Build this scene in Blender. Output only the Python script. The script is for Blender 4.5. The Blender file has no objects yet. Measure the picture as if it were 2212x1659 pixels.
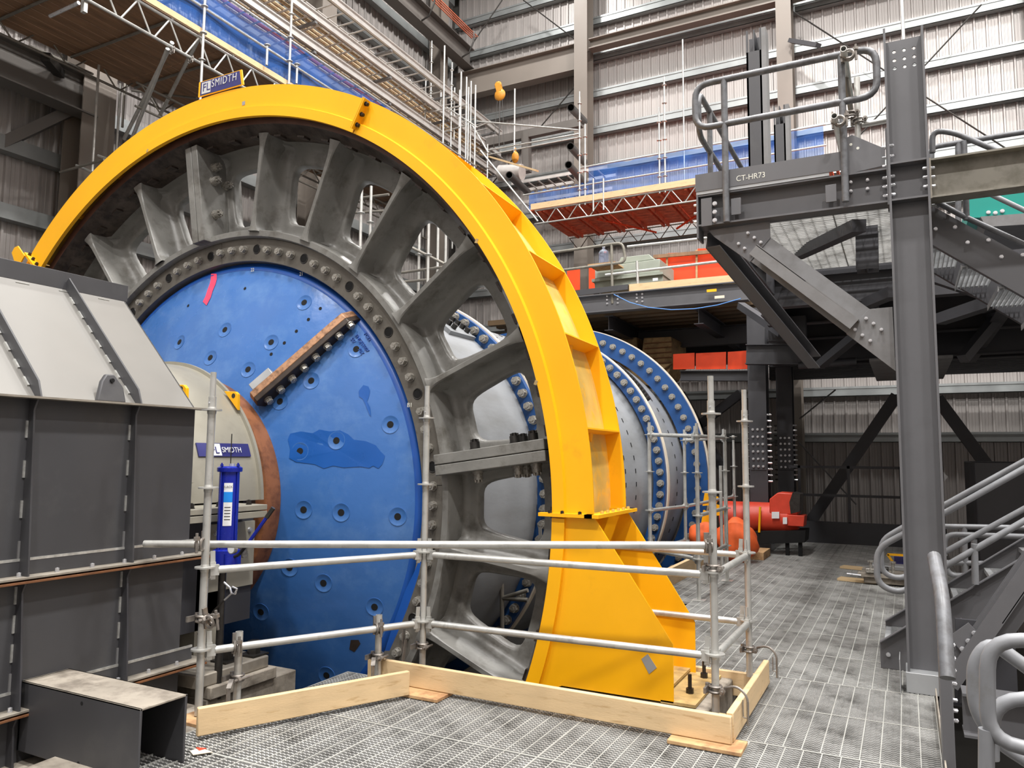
import bpy, math, random
from mathutils import Vector as V, Matrix
random.seed(7)
SC = bpy.context.scene
COL = SC.collection
PI = math.pi
# ---------------------------------------------------------------- camera
FPX = 1646.455
YAW, PIT, ROL = math.radians(27.2589), math.radians(5.3255), math.radians(0.4672)
CH = 1.66
_f = V((-math.sin(YAW) * math.cos(PIT), math.cos(YAW) * math.cos(PIT), math.sin(PIT)))
_r = V((math.cos(YAW), math.sin(YAW), 0))
_u = _r.cross(_f)
_c, _s = math.cos(ROL), math.sin(ROL)
CR = _c * _r + _s * _u
CU = -_s * _r + _c * _u
CF = _f
CC = V((0, 0, CH))
cam = bpy.data.cameras.new('camera')
camo = bpy.data.objects.new('camera', cam)
COL.objects.link(camo)
cam.sensor_width = 36
cam.lens = FPX / 2212 * 36
cam.clip_start = 0.05
cam.clip_end = 200
M = Matrix((CR, CU, -CF)).transposed().to_4x4()
M.translation = CC
camo.matrix_world = M
SC.camera = camo
# ---------------------------------------------------------------- world and light
W = bpy.data.worlds.new('hall_light')
SC.world = W
W.use_nodes = True
W.node_tree.nodes['Background'].inputs[0].default_value = (1.0, 0.97, 0.93, 1)
W.node_tree.nodes['Background'].inputs[1].default_value = 0.42
SC.view_settings.view_transform = 'Standard'
SC.view_settings.look = 'None'
SC.view_settings.gamma = 1
SC.view_settings.use_curve_mapping = False
SC.view_settings.exposure = 0.0


def lamp(loc, tgt, size, watts, col=(1, .975, .945), sy=None):
    l = bpy.data.lights.new('high_bay_light', 'AREA')
    l.shape = 'RECTANGLE'
    l.size = size
    l.size_y = sy or size
    l.energy = watts
    l.color = col
    o = bpy.data.objects.new('high_bay_light', l)
    o.location = loc
    o.rotation_euler = (V(tgt) - V(loc)).to_track_quat('-Z', 'Y').to_euler()
    COL.objects.link(o)


for lx, ly, lw in ((-11, -8, 900), (-11, 1, 600), (-11, 10, 800), (-11, 19, 800), (-3, -8, 2000), (-3, 1, 1900), (-3, 10, 1600), (-3, 19, 1000),
                   (5, -8, 2300), (5, 1, 2100), (5, 10, 1600), (5, 19, 1100), (11, 1, 1500), (11, 12, 1500)):
    lamp((lx, ly, 20.5), (lx, ly, 0), 1.0, lw)


# ---------------------------------------------------------------- helpers
def ray(x, y):
    return CR * (x - 1106) + CU * (829.5 - y) + CF * FPX


def P(x, y, X=None, Y=None, Z=None):
    d = ray(x, y)
    if Y is not None:
        t = Y / d.y
    elif X is not None:
        t = X / d.x
    else:
        t = (Z - CH) / d.z
    return CC + d * t


def lin(c):
    return tuple((v / 255 / 12.92 if v / 255 <= .04045 else ((v / 255 + .055) / 1.055) ** 2.4) for v in c)


def mat(name, rgb, rough=.5, metal=0., var=.12, scale=2.5, bump=0., bscale=30., rgb2=None, mixlo=.45, mixhi=.65, rvar=.1, stretch=(1, 1, 1), trans=0, alpha=1, spec=.5):
    m = bpy.data.materials.new(name)
    m.use_nodes = True
    nt = m.node_tree
    b = nt.nodes['Principled BSDF']
    tc = nt.nodes.new('ShaderNodeTexCoord')
    mp = nt.nodes.new('ShaderNodeMapping')
    mp.inputs['Scale'].default_value = stretch
    nt.links.new(tc.outputs['Object'], mp.inputs[0])
    n = nt.nodes.new('ShaderNodeTexNoise')
    n.inputs['Scale'].default_value = scale
    n.inputs['Detail'].default_value = 6
    nt.links.new(mp.outputs[0], n.inputs['Vector'])
    c = lin(rgb)
    cr = nt.nodes.new('ShaderNodeValToRGB')
    cr.color_ramp.elements[0].position = .3
    cr.color_ramp.elements[1].position = .7
    cr.color_ramp.elements[0].color = tuple(min(1, v * (1 - var)) for v in c) + (1,)
    cr.color_ramp.elements[1].color = tuple(min(1, v * (1 + var)) for v in c) + (1,)
    nt.links.new(n.outputs['Fac'], cr.inputs[0])
    out = cr.outputs[0]
    if rgb2:
        n2 = nt.nodes.new('ShaderNodeTexNoise')
        n2.inputs['Scale'].default_value = scale * 1.7
        n2.inputs['Detail'].default_value = 9
        n2.inputs['Roughness'].default_value = .65
        nt.links.new(mp.outputs[0], n2.inputs['Vector'])
        mr = nt.nodes.new('ShaderNodeMapRange')
        mr.inputs[1].default_value = mixlo
        mr.inputs[2].default_value = mixhi
        nt.links.new(n2.outputs['Fac'], mr.inputs[0])
        mx = nt.nodes.new('ShaderNodeMix')
        mx.data_type = 'RGBA'
        nt.links.new(mr.outputs[0], mx.inputs[0])
        nt.links.new(out, mx.inputs[6])
        mx.inputs[7].default_value = lin(rgb2) + (1,)
        out = mx.outputs[2]
    nt.links.new(out, b.inputs['Base Color'])
    b.inputs['Metallic'].default_value = metal
    b.inputs['Specular IOR Level'].default_value = spec
    mr = nt.nodes.new('ShaderNodeMapRange')
    mr.inputs[3].default_value = max(.02, rough - rvar)
    mr.inputs[4].default_value = min(1, rough + rvar)
    nt.links.new(n.outputs['Fac'], mr.inputs[0])
    nt.links.new(mr.outputs[0], b.inputs['Roughness'])
    if bump:
        nb = nt.nodes.new('ShaderNodeTexNoise')
        nb.inputs['Scale'].default_value = bscale
        nb.inputs['Detail'].default_value = 4
        nt.links.new(mp.outputs[0], nb.inputs['Vector'])
        bp = nt.nodes.new('ShaderNodeBump')
        bp.inputs['Strength'].default_value = bump
        bp.inputs['Distance'].default_value = .01
        nt.links.new(nb.outputs['Fac'], bp.inputs['Height'])
        nt.links.new(bp.outputs[0], b.inputs['Normal'])
    if trans:
        b.inputs['Transmission Weight'].default_value = trans
    if alpha < 1:
        b.inputs['Alpha'].default_value = alpha
    return m


MT = dict(
    yellow=mat('yellow_paint', (250, 180, 0), .5, var=.05, scale=1.2, rgb2=(225, 160, 20), mixlo=.62, mixhi=.78, bump=.05),
    yellowdust=mat('dusty_yellow_paint', (214, 178, 92), .7, var=.12, scale=4, rgb2=(250, 185, 10), mixlo=.5, mixhi=.75),
    gear=mat('grey_cast_paint', (124, 123, 119), .38, var=.14, scale=3, bump=.3, bscale=14, rgb2=(84, 80, 73), mixlo=.5, mixhi=.75, rvar=.12),
    gearface=mat('machined_flange_steel', (112, 108, 101), .5, .35, var=.16, scale=6, bump=.15, rgb2=(78, 66, 55), mixlo=.55, mixhi=.8),
    rim=mat('oily_brown_rim', (78, 68, 61), .35, .2, var=.3, scale=5, bump=.2, rgb2=(44, 36, 33)),
    rimlip=mat('brown_primer', (92, 62, 52), .5, 0, var=.2, scale=6),
    blue=mat('blue_mill_paint', (58, 104, 168), .26, var=.08, scale=1.6, bump=.35, bscale=6, rgb2=(92, 130, 182), mixlo=.48, mixhi=.85, rvar=.08),
    bluedark=mat('deep_blue_patch', (26, 84, 160), .3, var=.06, scale=4),
    blueflange=mat('blue_flange_paint', (28, 72, 128), .4, var=.15, scale=4),
    blueedge=mat('royal_blue_edge', (26, 80, 162), .35, var=.1, scale=3),
    shell=mat('pale_grey_shell', (146, 149, 153), .38, .1, var=.12, scale=1.2, stretch=(1, .3, 1), rgb2=(122, 123, 121), mixlo=.5, mixhi=.8, bump=.1),
    cream=mat('cream_seal', (222, 210, 190), .6, var=.08),
    black=mat('black_void', (9, 9, 10), .9, var=.1),
    rust=mat('rust_brown_ring', (150, 96, 62), .6, .1, var=.15, scale=5, rgb2=(110, 68, 45)),
    rustbar=mat('rust_split_bar', (172, 130, 98), .5, .25, var=.15, scale=12, rgb2=(110, 80, 60)),
    darkbar=mat('dark_split_bar', (58, 48, 42), .45, .3, var=.3, scale=9),
    beige=mat('beige_grey_paint', (150, 146, 133), .45, var=.07, scale=2, rgb2=(130, 126, 114), mixlo=.5, mixhi=.9),
    bolt=mat('bolt_steel', (172, 169, 162), .38, .45, var=.15, scale=30, rgb2=(120, 114, 104)),
    boltdark=mat('dark_bolt_steel', (66, 64, 62), .4, .7, var=.2, scale=20),
    boltzinc=mat('zinc_bolt', (215, 216, 220), .3, .7, var=.1, scale=20),
    galv=mat('galvanised_tube', (196, 196, 192), .38, .55, var=.1, scale=8, rgb2=(150, 150, 146), mixlo=.55, mixhi=.8, bump=.06),
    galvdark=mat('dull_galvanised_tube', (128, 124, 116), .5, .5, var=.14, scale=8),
    clamp=mat('clamp_steel', (146, 140, 134), .42, .65, var=.2, scale=25),
    grate=mat('galvanised_grating', (182, 182, 180), .42, .25, var=.12, scale=2.2, rgb2=(112, 111, 108), mixlo=.45, mixhi=.7),
    gratelite=mat('grating_cross_rod', (166, 166, 161), .55, .1, var=.1, scale=3),
    wood=mat('toe_board_timber', (214, 186, 144), .65, var=.08, scale=3, stretch=(1, 1, 6), rgb2=(176, 140, 92), mixlo=.56, mixhi=.75, bump=.08),
    woodpad=mat('sole_board_timber', (196, 160, 116), .7, var=.1, scale=5, rgb2=(160, 120, 84)),
    plank=mat('dark_scaffold_plank', (138, 106, 80), .75, var=.25, scale=3, stretch=(3, .5, 1)),
    plank_bounce=mat('bounce_lit_plank', (240, 112, 76), .75, var=.18, scale=3, rgb2=(200, 84, 56)),  # orange light bounced off the tarps is put into the plank colour
    chute=mat('charcoal_painted_steel', (70, 70, 73), .5, .1, var=.1, scale=1.5, rgb2=(86, 86, 86), mixlo=.55, mixhi=.85),
    chute_toplit=mat('toplit_sloped_plate', (118, 116, 112), .45, .1, var=.07, scale=1.2),  # paler copy of the charcoal steel, light from above put into its colour
    chuteflange=mat('dusty_flange', (150, 143, 132), .55, .3, var=.2, scale=10),
    rustedge=mat('rusty_edge', (120, 78, 48), .7, .1, var=.25, scale=10),
    weld=mat('weld_bead', (196, 196, 192), .35, .5, var=.2, scale=40),
    steel=mat('grey_structural_paint', (98, 98, 101), .45, .05, var=.06, scale=1.2, rgb2=(88, 88, 90), mixlo=.5, mixhi=.8),
    steelmid=mat('mid_grey_brace_paint', (122, 122, 123), .45, .05, var=.08, scale=2, rgb2=(108, 107, 107)),
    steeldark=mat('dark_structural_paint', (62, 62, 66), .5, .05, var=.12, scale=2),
    steelolive=mat('dusty_beam_paint', (128, 124, 114), .5, .05, var=.12, scale=3, rgb2=(104, 100, 88)),
    pipe=mat('grey_handrail_paint', (108, 110, 114), .4, .1, var=.1, scale=10, rgb2=(88, 88, 90)),
    pipelite=mat('light_handrail_paint', (132, 134, 138), .42, .05, var=.06, scale=12, rgb2=(118, 117, 114), mixlo=.55, mixhi=.85),
    wall=mat('wall_liner_sheet', (166, 161, 158), .4, .3, var=.05, scale=.5, stretch=(1.5, 1.5, .3), rvar=.04),
    girt=mat('galvanised_girt', (150, 154, 154), .4, .5, var=.12, scale=2),
    bcol=mat('brown_grey_column_paint', (124, 116, 108), .5, .05, var=.06, scale=1),
    bbeam=mat('dark_beam_paint', (98, 94, 90), .5, .05, var=.08, scale=1),
    tray=mat('tray_aluminium', (208, 204, 200), .38, .4, var=.08, scale=4),
    cable=mat('cable_bundle', (190, 176, 140), .7, 0, var=.2, scale=20, rgb2=(150, 84, 60)),
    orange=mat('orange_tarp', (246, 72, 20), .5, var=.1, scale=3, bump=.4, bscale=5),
    red=mat('red_machine_paint', (206, 66, 44), .45, var=.12, scale=6),
    machine=mat('grey_green_machine', (150, 156, 144), .5, var=.08, scale=5),
    teal=mat('teal_paint', (0, 140, 128), .45, var=.06),
    pump=mat('royal_blue_pump', (22, 38, 150), .28, .1, var=.1, scale=6),
    white=mat('white_label', (226, 228, 230), .5, var=.03),
    labelblue=mat('label_blue', (20, 130, 220), .4, var=.03),
    navy=mat('navy_sign', (52, 52, 112), .4, var=.05),
    signgrey=mat('sign_grey', (205, 205, 205), .5, var=.03),
    pink=mat('pink_spray_paint', (255, 70, 105), .6, var=.1, scale=20),
    chalk=mat('chalk_writing', (215, 215, 205), .9, var=.1, scale=30),
    emboss=mat('raised_blue_letters', (28, 70, 150), .35, var=.1),
    concrete=mat('dusty_concrete', (150, 142, 130), .85, var=.15, scale=4, bump=.4, bscale=18, rgb2=(112, 104, 94)),
    ground=mat('dark_pit_concrete', (60, 58, 55), .9, var=.2, scale=1, bump=.3),
    deckpale=mat('pale_deck_underside', (150, 152, 146), .6, .1, var=.12, scale=2),
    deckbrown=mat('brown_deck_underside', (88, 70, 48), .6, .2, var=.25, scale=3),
    duct=mat('tan_lagging', (160, 132, 92), .8, var=.18, scale=5, rgb2=(120, 98, 66)),
    hook=mat('orange_hoist_paint', (206, 140, 40), .5, var=.15, scale=15),
    copper=mat('copper_red_conductor', (196, 104, 74), .45, .2, var=.12, scale=10),
    cableblue=mat('blue_rope', (86, 140, 210), .6),
    sack=mat('orange_fabric', (226, 96, 40), .7, var=.15, scale=6, bump=.5, bscale=8),
    tan=mat('tan_dusty_plate', (186, 156, 100), .75, var=.1, scale=5, rgb2=(150, 128, 88)),
    plate=mat('galvanised_plate', (166, 168, 170), .42, .35, var=.08, scale=5),
)


def netmat():
    m = bpy.data.materials.new('blue_debris_net')
    m.use_nodes = True
    nt = m.node_tree
    nt.nodes.remove(nt.nodes['Principled BSDF'])
    o = nt.nodes['Material Output']
    tc = nt.nodes.new('ShaderNodeTexCoord')
    n = nt.nodes.new('ShaderNodeTexNoise')
    n.inputs['Scale'].default_value = 2.2
    nt.links.new(tc.outputs['Object'], n.inputs['Vector'])
    mr = nt.nodes.new('ShaderNodeMapRange')
    mr.inputs[1].default_value = .35
    mr.inputs[2].default_value = .65
    mr.inputs[3].default_value = .30
    mr.inputs[4].default_value = .46
    nt.links.new(n.outputs['Fac'], mr.inputs[0])
    t = nt.nodes.new('ShaderNodeBsdfTransparent')
    t.inputs[0].default_value = (.68, .8, 1, 1)
    d = nt.nodes.new('ShaderNodeBsdfDiffuse')
    d.inputs[0].default_value = lin((64, 116, 200)) + (1,)
    mx = nt.nodes.new('ShaderNodeMixShader')
    nt.links.new(mr.outputs[0], mx.inputs[0])
    nt.links.new(t.outputs[0], mx.inputs[1])
    nt.links.new(d.outputs[0], mx.inputs[2])
    nt.links.new(mx.outputs[0], o.inputs['Surface'])
    return m


MT['net'] = netmat()
bm_ = mat('clear_bottle', (190, 200, 225), .1, var=.02, trans=.85)
MT['bottle'] = bm_

OFF = {}


class MB:
    def __init__(s):
        s.v = []
        s.f = []

    def add(s, vs, fs):
        k = len(s.v)
        s.v += [tuple(v) for v in vs]
        s.f += [tuple(i + k for i in f) for f in fs]
        return s

    def hexa(s, p):
        return s.add(p, [(0, 3, 2, 1), (4, 5, 6, 7), (0, 1, 5, 4), (1, 2, 6, 5), (2, 3, 7, 6), (3, 0, 4, 7)])

    def box(s, x0, x1, y0, y1, z0, z1):
        return s.hexa([(x0, y0, z0), (x1, y0, z0), (x1, y1, z0), (x0, y1, z0), (x0, y0, z1), (x1, y0, z1), (x1, y1, z1), (x0, y1, z1)])

    def prism(s, pts, vec):
        n = len(pts)
        pts = [V(p) for p in pts]
        vec = V(vec)
        k = [p + vec for p in pts]
        return s.add(pts + k, [tuple(range(n))[::-1], tuple(range(n, 2 * n))] + [(i, (i + 1) % n, (i + 1) % n + n, i + n) for i in range(n)])

    def frame(s, d, up=None):
        d = V(d).normalized()
        up = V(up) if up else (V((0, 0, 1)) if abs(d.z) < .95 else V((1, 0, 0)))
        a = d.cross(up).normalized()
        return d, a, a.cross(d).normalized()

    def sect(s, p0, p1, prof, up=None):
        """extrude a 2-D profile (a = side, b = up) from p0 to p1"""
        p0, p1 = V(p0), V(p1)
        d, a, b = s.frame(p1 - p0, up)
        return s.prism([p0 + a * x + b * y for x, y in prof], p1 - p0)

    def bar(s, p0, p1, w, h, up=None):
        return s.sect(p0, p1, [(-w / 2, -h / 2), (w / 2, -h / 2), (w / 2, h / 2), (-w / 2, h / 2)], up)

    def ibeam(s, p0, p1, h, w, tf=.015, tw=.01, up=None):
        s.sect(p0, p1, [(-w / 2, h / 2 - tf), (w / 2, h / 2 - tf), (w / 2, h / 2), (-w / 2, h / 2)], up)
        s.sect(p0, p1, [(-w / 2, -h / 2), (w / 2, -h / 2), (w / 2, -h / 2 + tf), (-w / 2, -h / 2 + tf)], up)
        return s.sect(p0, p1, [(-tw / 2, -h / 2 + tf), (tw / 2, -h / 2 + tf), (tw / 2, h / 2 - tf), (-tw / 2, h / 2 - tf)], up)

    def channel(s, p0, p1, h, w, t=.012, up=None, side=1):
        s.sect(p0, p1, [(-t / 2, -h / 2), (t / 2, -h / 2), (t / 2, h / 2), (-t / 2, h / 2)], up)
        s.sect(p0, p1, [(0, h / 2 - t), (side * w, h / 2 - t), (side * w, h / 2), (0, h / 2)], up)
        return s.sect(p0, p1, [(0, -h / 2), (side * w, -h / 2), (side * w, -h / 2 + t), (0, -h / 2 + t)], up)

    def tube(s, p0, p1, r, n=10, r1=None, hollow=0):
        p0, p1 = V(p0), V(p1)
        r1 = r if r1 is None else r1
        d, a, b = s.frame(p1 - p0)
        A = [p0 + (a * math.cos(t) + b * math.sin(t)) * r for t in [2 * PI * i / n for i in range(n)]]
        B = [p1 + (a * math.cos(t) + b * math.sin(t)) * r1 for t in [2 * PI * i / n for i in range(n)]]
        fs = [(i, (i + 1) % n, (i + 1) % n + n, i + n) for i in range(n)]
        if not hollow:
            return s.add(A + B, [tuple(range(n))[::-1], tuple(range(n, 2 * n))] + fs)
        k = 1 - hollow
        Ai = [p0 + (q - p0) * k for q in A]
        Bi = [p1 + (q - p1) * k for q in B]
        fs += [(i + 2 * n, i + 3 * n, (i + 1) % n + 3 * n, (i + 1) % n + 2 * n) for i in range(n)]
        fs += [((i + 1) % n, i, i + 2 * n, (i + 1) % n + 2 * n) for i in range(n)]
        fs += [(i + n, (i + 1) % n + n, (i + 1) % n + 3 * n, i + 3 * n) for i in range(n)]
        return s.add(A + B + Ai + Bi, fs)

    def path(s, pts, r, n=10, bend=0, closed=False, seg=5):
        pts = [V(p) for p in pts]
        if bend:
            q = []
            m = len(pts)
            for i, p in enumerate(pts):
                if (i == 0 or i == m - 1) and not closed:
                    q.append(p)
                    continue
                a, b = pts[i - 1] - p, pts[(i + 1) % m] - p
                k = min(bend, a.length * .49, b.length * .49)
                A, B = p + a.normalized() * k, p + b.normalized() * k
                for j in range(seg + 1):
                    t = j / seg
                    q.append(A * (1 - t) ** 2 + p * 2 * t * (1 - t) + B * t * t)
            pts = q
        m = len(pts)
        rings = []
        prev = None
        for i, p in enumerate(pts):
            if closed:
                d = (pts[(i + 1) % m] - pts[i - 1]).normalized()
            else:
                d = (pts[min(i + 1, m - 1)] - pts[max(i - 1, 0)]).normalized()
            if prev is None:
                _, a, b = s.frame(d)
            else:
                a = prev - d * prev.dot(d)
                a = a.normalized()
                b = a.cross(d).normalized() * -1
                b = d.cross(a)
            prev = a
            b = d.cross(a)
            rings.append([p + (a * math.cos(t) + b * math.sin(t)) * r for t in [2 * PI * j / n for j in range(n)]])
        fs = []
        for i in range(m if closed else m - 1):
            k = ((i + 1) % m) * n
            fs += [(i * n + j, i * n + (j + 1) % n, k + (j + 1) % n, k + j) for j in range(n)]
        if not closed:
            fs += [tuple(range(n))[::-1], tuple(range((m - 1) * n, m * n))]
        return s.add([v for q in rings for v in q], fs)

    def lathe(s, prof, c, axis='Y', a0=0., a1=2 * PI, n=96, close=False):
        """prof = [(radius, along)]; close joins last profile point to first"""
        full = abs(a1 - a0 - 2 * PI) < 1e-6
        m = len(prof)
        k = n if full else n + 1
        vs = []
        for i in range(k):
            t = a0 + (a1 - a0) * i / n
            for r, y in prof:
                if axis == 'Y':
                    vs.append((c[0] + r * math.cos(t), y, c[1] + r * math.sin(t)))
                else:
                    vs.append((c[0] + r * math.cos(t), c[1] + r * math.sin(t), y))
        fs = []
        for i in range(n):
            a, b = i * m, ((i + 1) % k) * m
            for j in range(m if close else m - 1):
                j2 = (j + 1) % m
                fs.append((a + j, a + j2, b + j2, b + j))
        if close and not full:
            fs += [tuple(range(m)), tuple(range(n * m, n * m + m))[::-1]]
        return s.add(vs, fs)

    def sphere(s, c, r, n=12, m=8, sx=1, sy=1, sz=1):
        vs = []
        for i in range(m + 1):
            a = PI * i / m
            for j in range(n):
                t = 2 * PI * j / n
                vs.append((c[0] + sx * r * math.sin(a) * math.cos(t), c[1] + sy * r * math.sin(a) * math.sin(t), c[2] + sz * r * math.cos(a)))
        return s.add(vs, [(i * n + j, (i + 1) * n + j, (i + 1) * n + (j + 1) % n, i * n + (j + 1) % n) for i in range(m) for j in range(n)])

    def build(s, name, m, parent=None, smooth=True, bevel=0, mesh=None, **kw):
        if parent is None:
            xs = [v[0] for v in s.v]
            ys = [v[1] for v in s.v]
            zs = [v[2] for v in s.v]
            L = V(((min(xs) + max(xs)) / 2, (min(ys) + max(ys)) / 2, min(zs)))
        else:
            L = OFF[parent.name]
        me = bpy.data.meshes.new(name)
        me.from_pydata([(v[0] - L.x, v[1] - L.y, v[2] - L.z) for v in s.v], [], s.f)
        me.validate()
        me.materials.append(MT[m] if isinstance(m, str) else m)
        if smooth:
            me.shade_smooth()
            me.set_sharp_from_angle(angle=.65)
        import bmesh
        b = bmesh.new()
        b.from_mesh(me)
        bmesh.ops.recalc_face_normals(b, faces=b.faces)
        b.to_mesh(me)
        b.free()
        o = bpy.data.objects.new(name, me)
        COL.objects.link(o)
        OFF[o.name] = L
        if parent is None:
            o.location = L
        else:
            o.parent = parent
        if bevel:
            md = o.modifiers.new('edge', 'BEVEL')
            md.width = bevel
            md.segments = 2
            md.limit_method = 'ANGLE'
        for k, v in kw.items():
            o[k] = v
        return o


def thing(name, loc, **kw):
    o = bpy.data.objects.new(name, None)
    o.empty_display_size = .2
    COL.objects.link(o)
    o.location = loc
    OFF[o.name] = V(loc)
    for k, v in kw.items():
        o[k] = v
    return o


def tag(o, label, category, group=None):
    o['label'] = label
    o['category'] = category
    if group:
        o['group'] = group
    return o


_cache = {}


def inst(name, key, fn, m, parent, pos, d=(0, 0, 1), rot=0):
    """a part that shares its mesh with its likes; built along +Z at the origin"""
    k = (key, m)
    if k not in _cache:
        b = MB()
        fn(b)
        me = bpy.data.meshes.new(name)
        me.from_pydata(b.v, [], b.f)
        me.materials.append(MT[m])
        me.shade_smooth()
        me.set_sharp_from_angle(angle=.6)
        _cache[k] = me
    o = bpy.data.objects.new(name, _cache[k])
    COL.objects.link(o)
    q = V(d).to_track_quat('Z', 'Y')
    L = OFF[parent.name] if parent else V((0, 0, 0))
    o.matrix_local = Matrix.Translation(V(pos) - L) @ q.to_matrix().to_4x4() @ Matrix.Rotation(rot, 4, 'Z')
    if parent:
        o.parent = parent
    OFF[o.name] = L
    return o


def bolt(parent, pos, d, r, m='bolt', name='bolt', h=None):
    h = h or r * 1.1

    def fn(b):
        b.tube((0, 0, 0), (0, 0, h * .2), r * 1.15, 14)
        b.tube((0, 0, h * .25), (0, 0, h), r, 6)
        b.tube((0, 0, h), (0, 0, h * 1.12), r * .45, 10)
    return inst(name, ('bolt', round(r, 4), round(h, 4)), fn, m, parent, pos, d, rot=random.uniform(0, 1))


def text(s, size, pos, right, up, m, parent, ext=.002, name='lettering', align='LEFT', spacing=1.0, sx=1.0):
    cu = bpy.data.curves.new('t', 'FONT')
    cu.body = s
    cu.size = size
    cu.extrude = ext
    cu.align_x = align
    cu.space_character = spacing
    to = bpy.data.objects.new('t', cu)
    COL.objects.link(to)
    dg = bpy.context.evaluated_depsgraph_get()
    me = bpy.data.meshes.new_from_object(to.evaluated_get(dg))
    bpy.data.objects.remove(to)
    me.materials.clear()
    me.materials.append(MT[m])
    r = V(right).normalized()
    u = V(up)
    u = (u - r * u.dot(r)).normalized()
    n = r.cross(u)
    L = OFF[parent.name]
    mt = Matrix((r * sx, u, n)).transposed().to_4x4()
    mt.translation = V(pos) - L
    me.transform(mt)
    o = bpy.data.objects.new(name, me)
    COL.objects.link(o)
    o.parent = parent
    OFF[o.name] = L
    return o


ORD = ['first', 'second', 'third', 'fourth', 'fifth', 'sixth', 'seventh', 'eighth', 'ninth', 'tenth', 'eleventh', 'twelfth', 'thirteenth', 'fourteenth', 'fifteenth', 'sixteenth', 'seventeenth', 'eighteenth', 'nineteenth', 'twentieth']
# ---------------------------------------------------------------- floor of grating panels
floor = thing('floor', (0, 0, 0), kind='structure')
_gm = {}


def grating(x0, x1, y0, y1, nx, ny, parent=floor, z=0.0, pitch=.03, rod=.1, teeth=.03, dep=.03):
    lx, ly = (x1 - x0) / nx, (y1 - y0) / ny
    key = (round(lx, 3), round(ly, 3), pitch, rod, teeth)
    if key not in _gm:
        b = MB()
        X, Yl = lx - .006, ly - .006
        nb = max(2, int(round(Yl / pitch)))
        for i in range(nb + 1):
            y = .003 + Yl * i / nb
            t = .0042
            if teeth:
                m = int(X / teeth)
                pr = [(.003, -dep), ]
                tops = []
                for j in range(m):
                    xa = .003 + X * j / m
                    w = X / m
                    tops += [(xa, -.004), (xa + w * .25, 0), (xa + w * .75, 0)]
                tops.append((.003 + X, -.004))
                vs = []
                for (x, z_) in tops:
                    vs += [(x, y - t, -dep), (x, y - t, z_), (x, y + t, z_), (x, y + t, -dep)]
                fs = []
                for j in range(len(tops) - 1):
                    a, c = j * 4, j * 4 + 4
                    fs += [(a, c, c + 1, a + 1), (a + 1, c + 1, c + 2, a + 2), (a + 2, c + 2, c + 3, a + 3)]
                b.add(vs, fs)
            else:
                b.box(.003, .003 + X, y - t, y + t, -dep, 0)
        me = bpy.data.meshes.new('grating_panel')
        nbars = len(b.f)
        nr = max(2, int(round(X / rod)))
        for i in range(nr + 1):
            x = .003 + X * i / nr
            w = .004 if 0 < i < nr else .003
            b.box(x - w / 2 - .001, x + w / 2 + .001, .003, .003 + Yl, -.012 if 0 < i < nr else -dep, .0004)
        b.box(.003, .003 + X, 0.0, .006, -dep, .001)
        b.box(.003, .003 + X, Yl, Yl + .006, -dep, .001)
        me.from_pydata(b.v, [], b.f)
        me.materials.append(MT['grate'])
        me.materials.append(MT['gratelite'])
        me.polygons.foreach_set('material_index', [0 if i < nbars else 1 for i in range(len(b.f))])
        _gm[key] = me
    for i in range(nx):
        for j in range(ny):
            o = bpy.data.objects.new('grating_panel', _gm[key])
            COL.objects.link(o)
            o.parent = parent
            o.location = V((x0 + i * lx, y0 + j * ly, z)) - OFF[parent.name]
            OFF[o.name] = OFF[parent.name]


grating(-3.86, .12, 2.35, 4.78, 4, 3)
grating(-.995, .12, 4.78, 6.24, 1, 2)
grating(-2.25, .12, 6.24, 16.2, 2, 12)
grating(.12, .6, 7.95, 16.2, 1, 9)
grating(-3.0, -2.25, 8.9, 16.2, 1, 8)
# steel carrying the grating
sub = MB()
for y in (2.4, 4.74):
    sub.ibeam((-3.9, y, -.16), (.1, y, -.16), .25, .12)
for y in (7.2, 9.6, 12.0, 14.4, 16.1):
    sub.ibeam((-2.9, y, -.16), (.6, y, -.16), .25, .12)
for x in (-2.2, .1):
    sub.ibeam((x, 6.3, -.16), (x, 16.2, -.16), .25, .12)
sub.ibeam((.1, 2.3, -.16), (.1, 4.9, -.16), .25, .12)
sub.ibeam((-3.86, 2.3, -.16), (-3.86, 4.8, -.16), .25, .12)
sub.build('floor_beams', 'steeldark', floor)
g = MB()
g.box(-16, 14, -14, 25, -3.2, -3.0)
o = g.build('floor', 'ground', None, kind='structure')
MB().box(-16, 14, -14, 25, 22.0, 22.3).build('ceiling', 'bbeam', None, kind='structure')
MB().box(13.5, 13.8, -14, 25, -3.2, 22).build('wall_right', 'wall', None, kind='structure')
MB().box(-16, 14, -14.3, -14, -3.2, 22).build('wall_front', 'wall', None, kind='structure')
MB().box(-15.4, -15.3, -14, -1.3, -3.2, 22).build('wall_left', 'wall', None, kind='structure')
MB().box(-16, 14, 24.5, 24.6, -3.2, 22).box(-15.6, -15.5, -14, 25, -3.2, 22).build('wall_back', 'bbeam', None, kind='structure')
# far kick plate at the end of the walkway
tr = MB().box(-2.1, .62, 16.2, 16.24, -.05, .42).build('trim_1', 'steeldark', None, kind='structure')
tr = MB().box(-2.1, .6, 16.21, 16.23, .9, .95)
for x in (-1.9, -1.0, -.1, .5):
    tr.box(x - .025, x + .025, 16.2, 16.24, .4, 1.5)
tr.box(-2.1, .6, 16.2, 16.24, 1.45, 1.5)
tr.build('trim_2', 'steeldark', None, kind='structure')
# edge strip on the right side of the walkway
MB().box(.122, .130, 2.3, 6.1, -.12, .1).build('trim_3', 'chuteflange', None, kind='structure')


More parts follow.
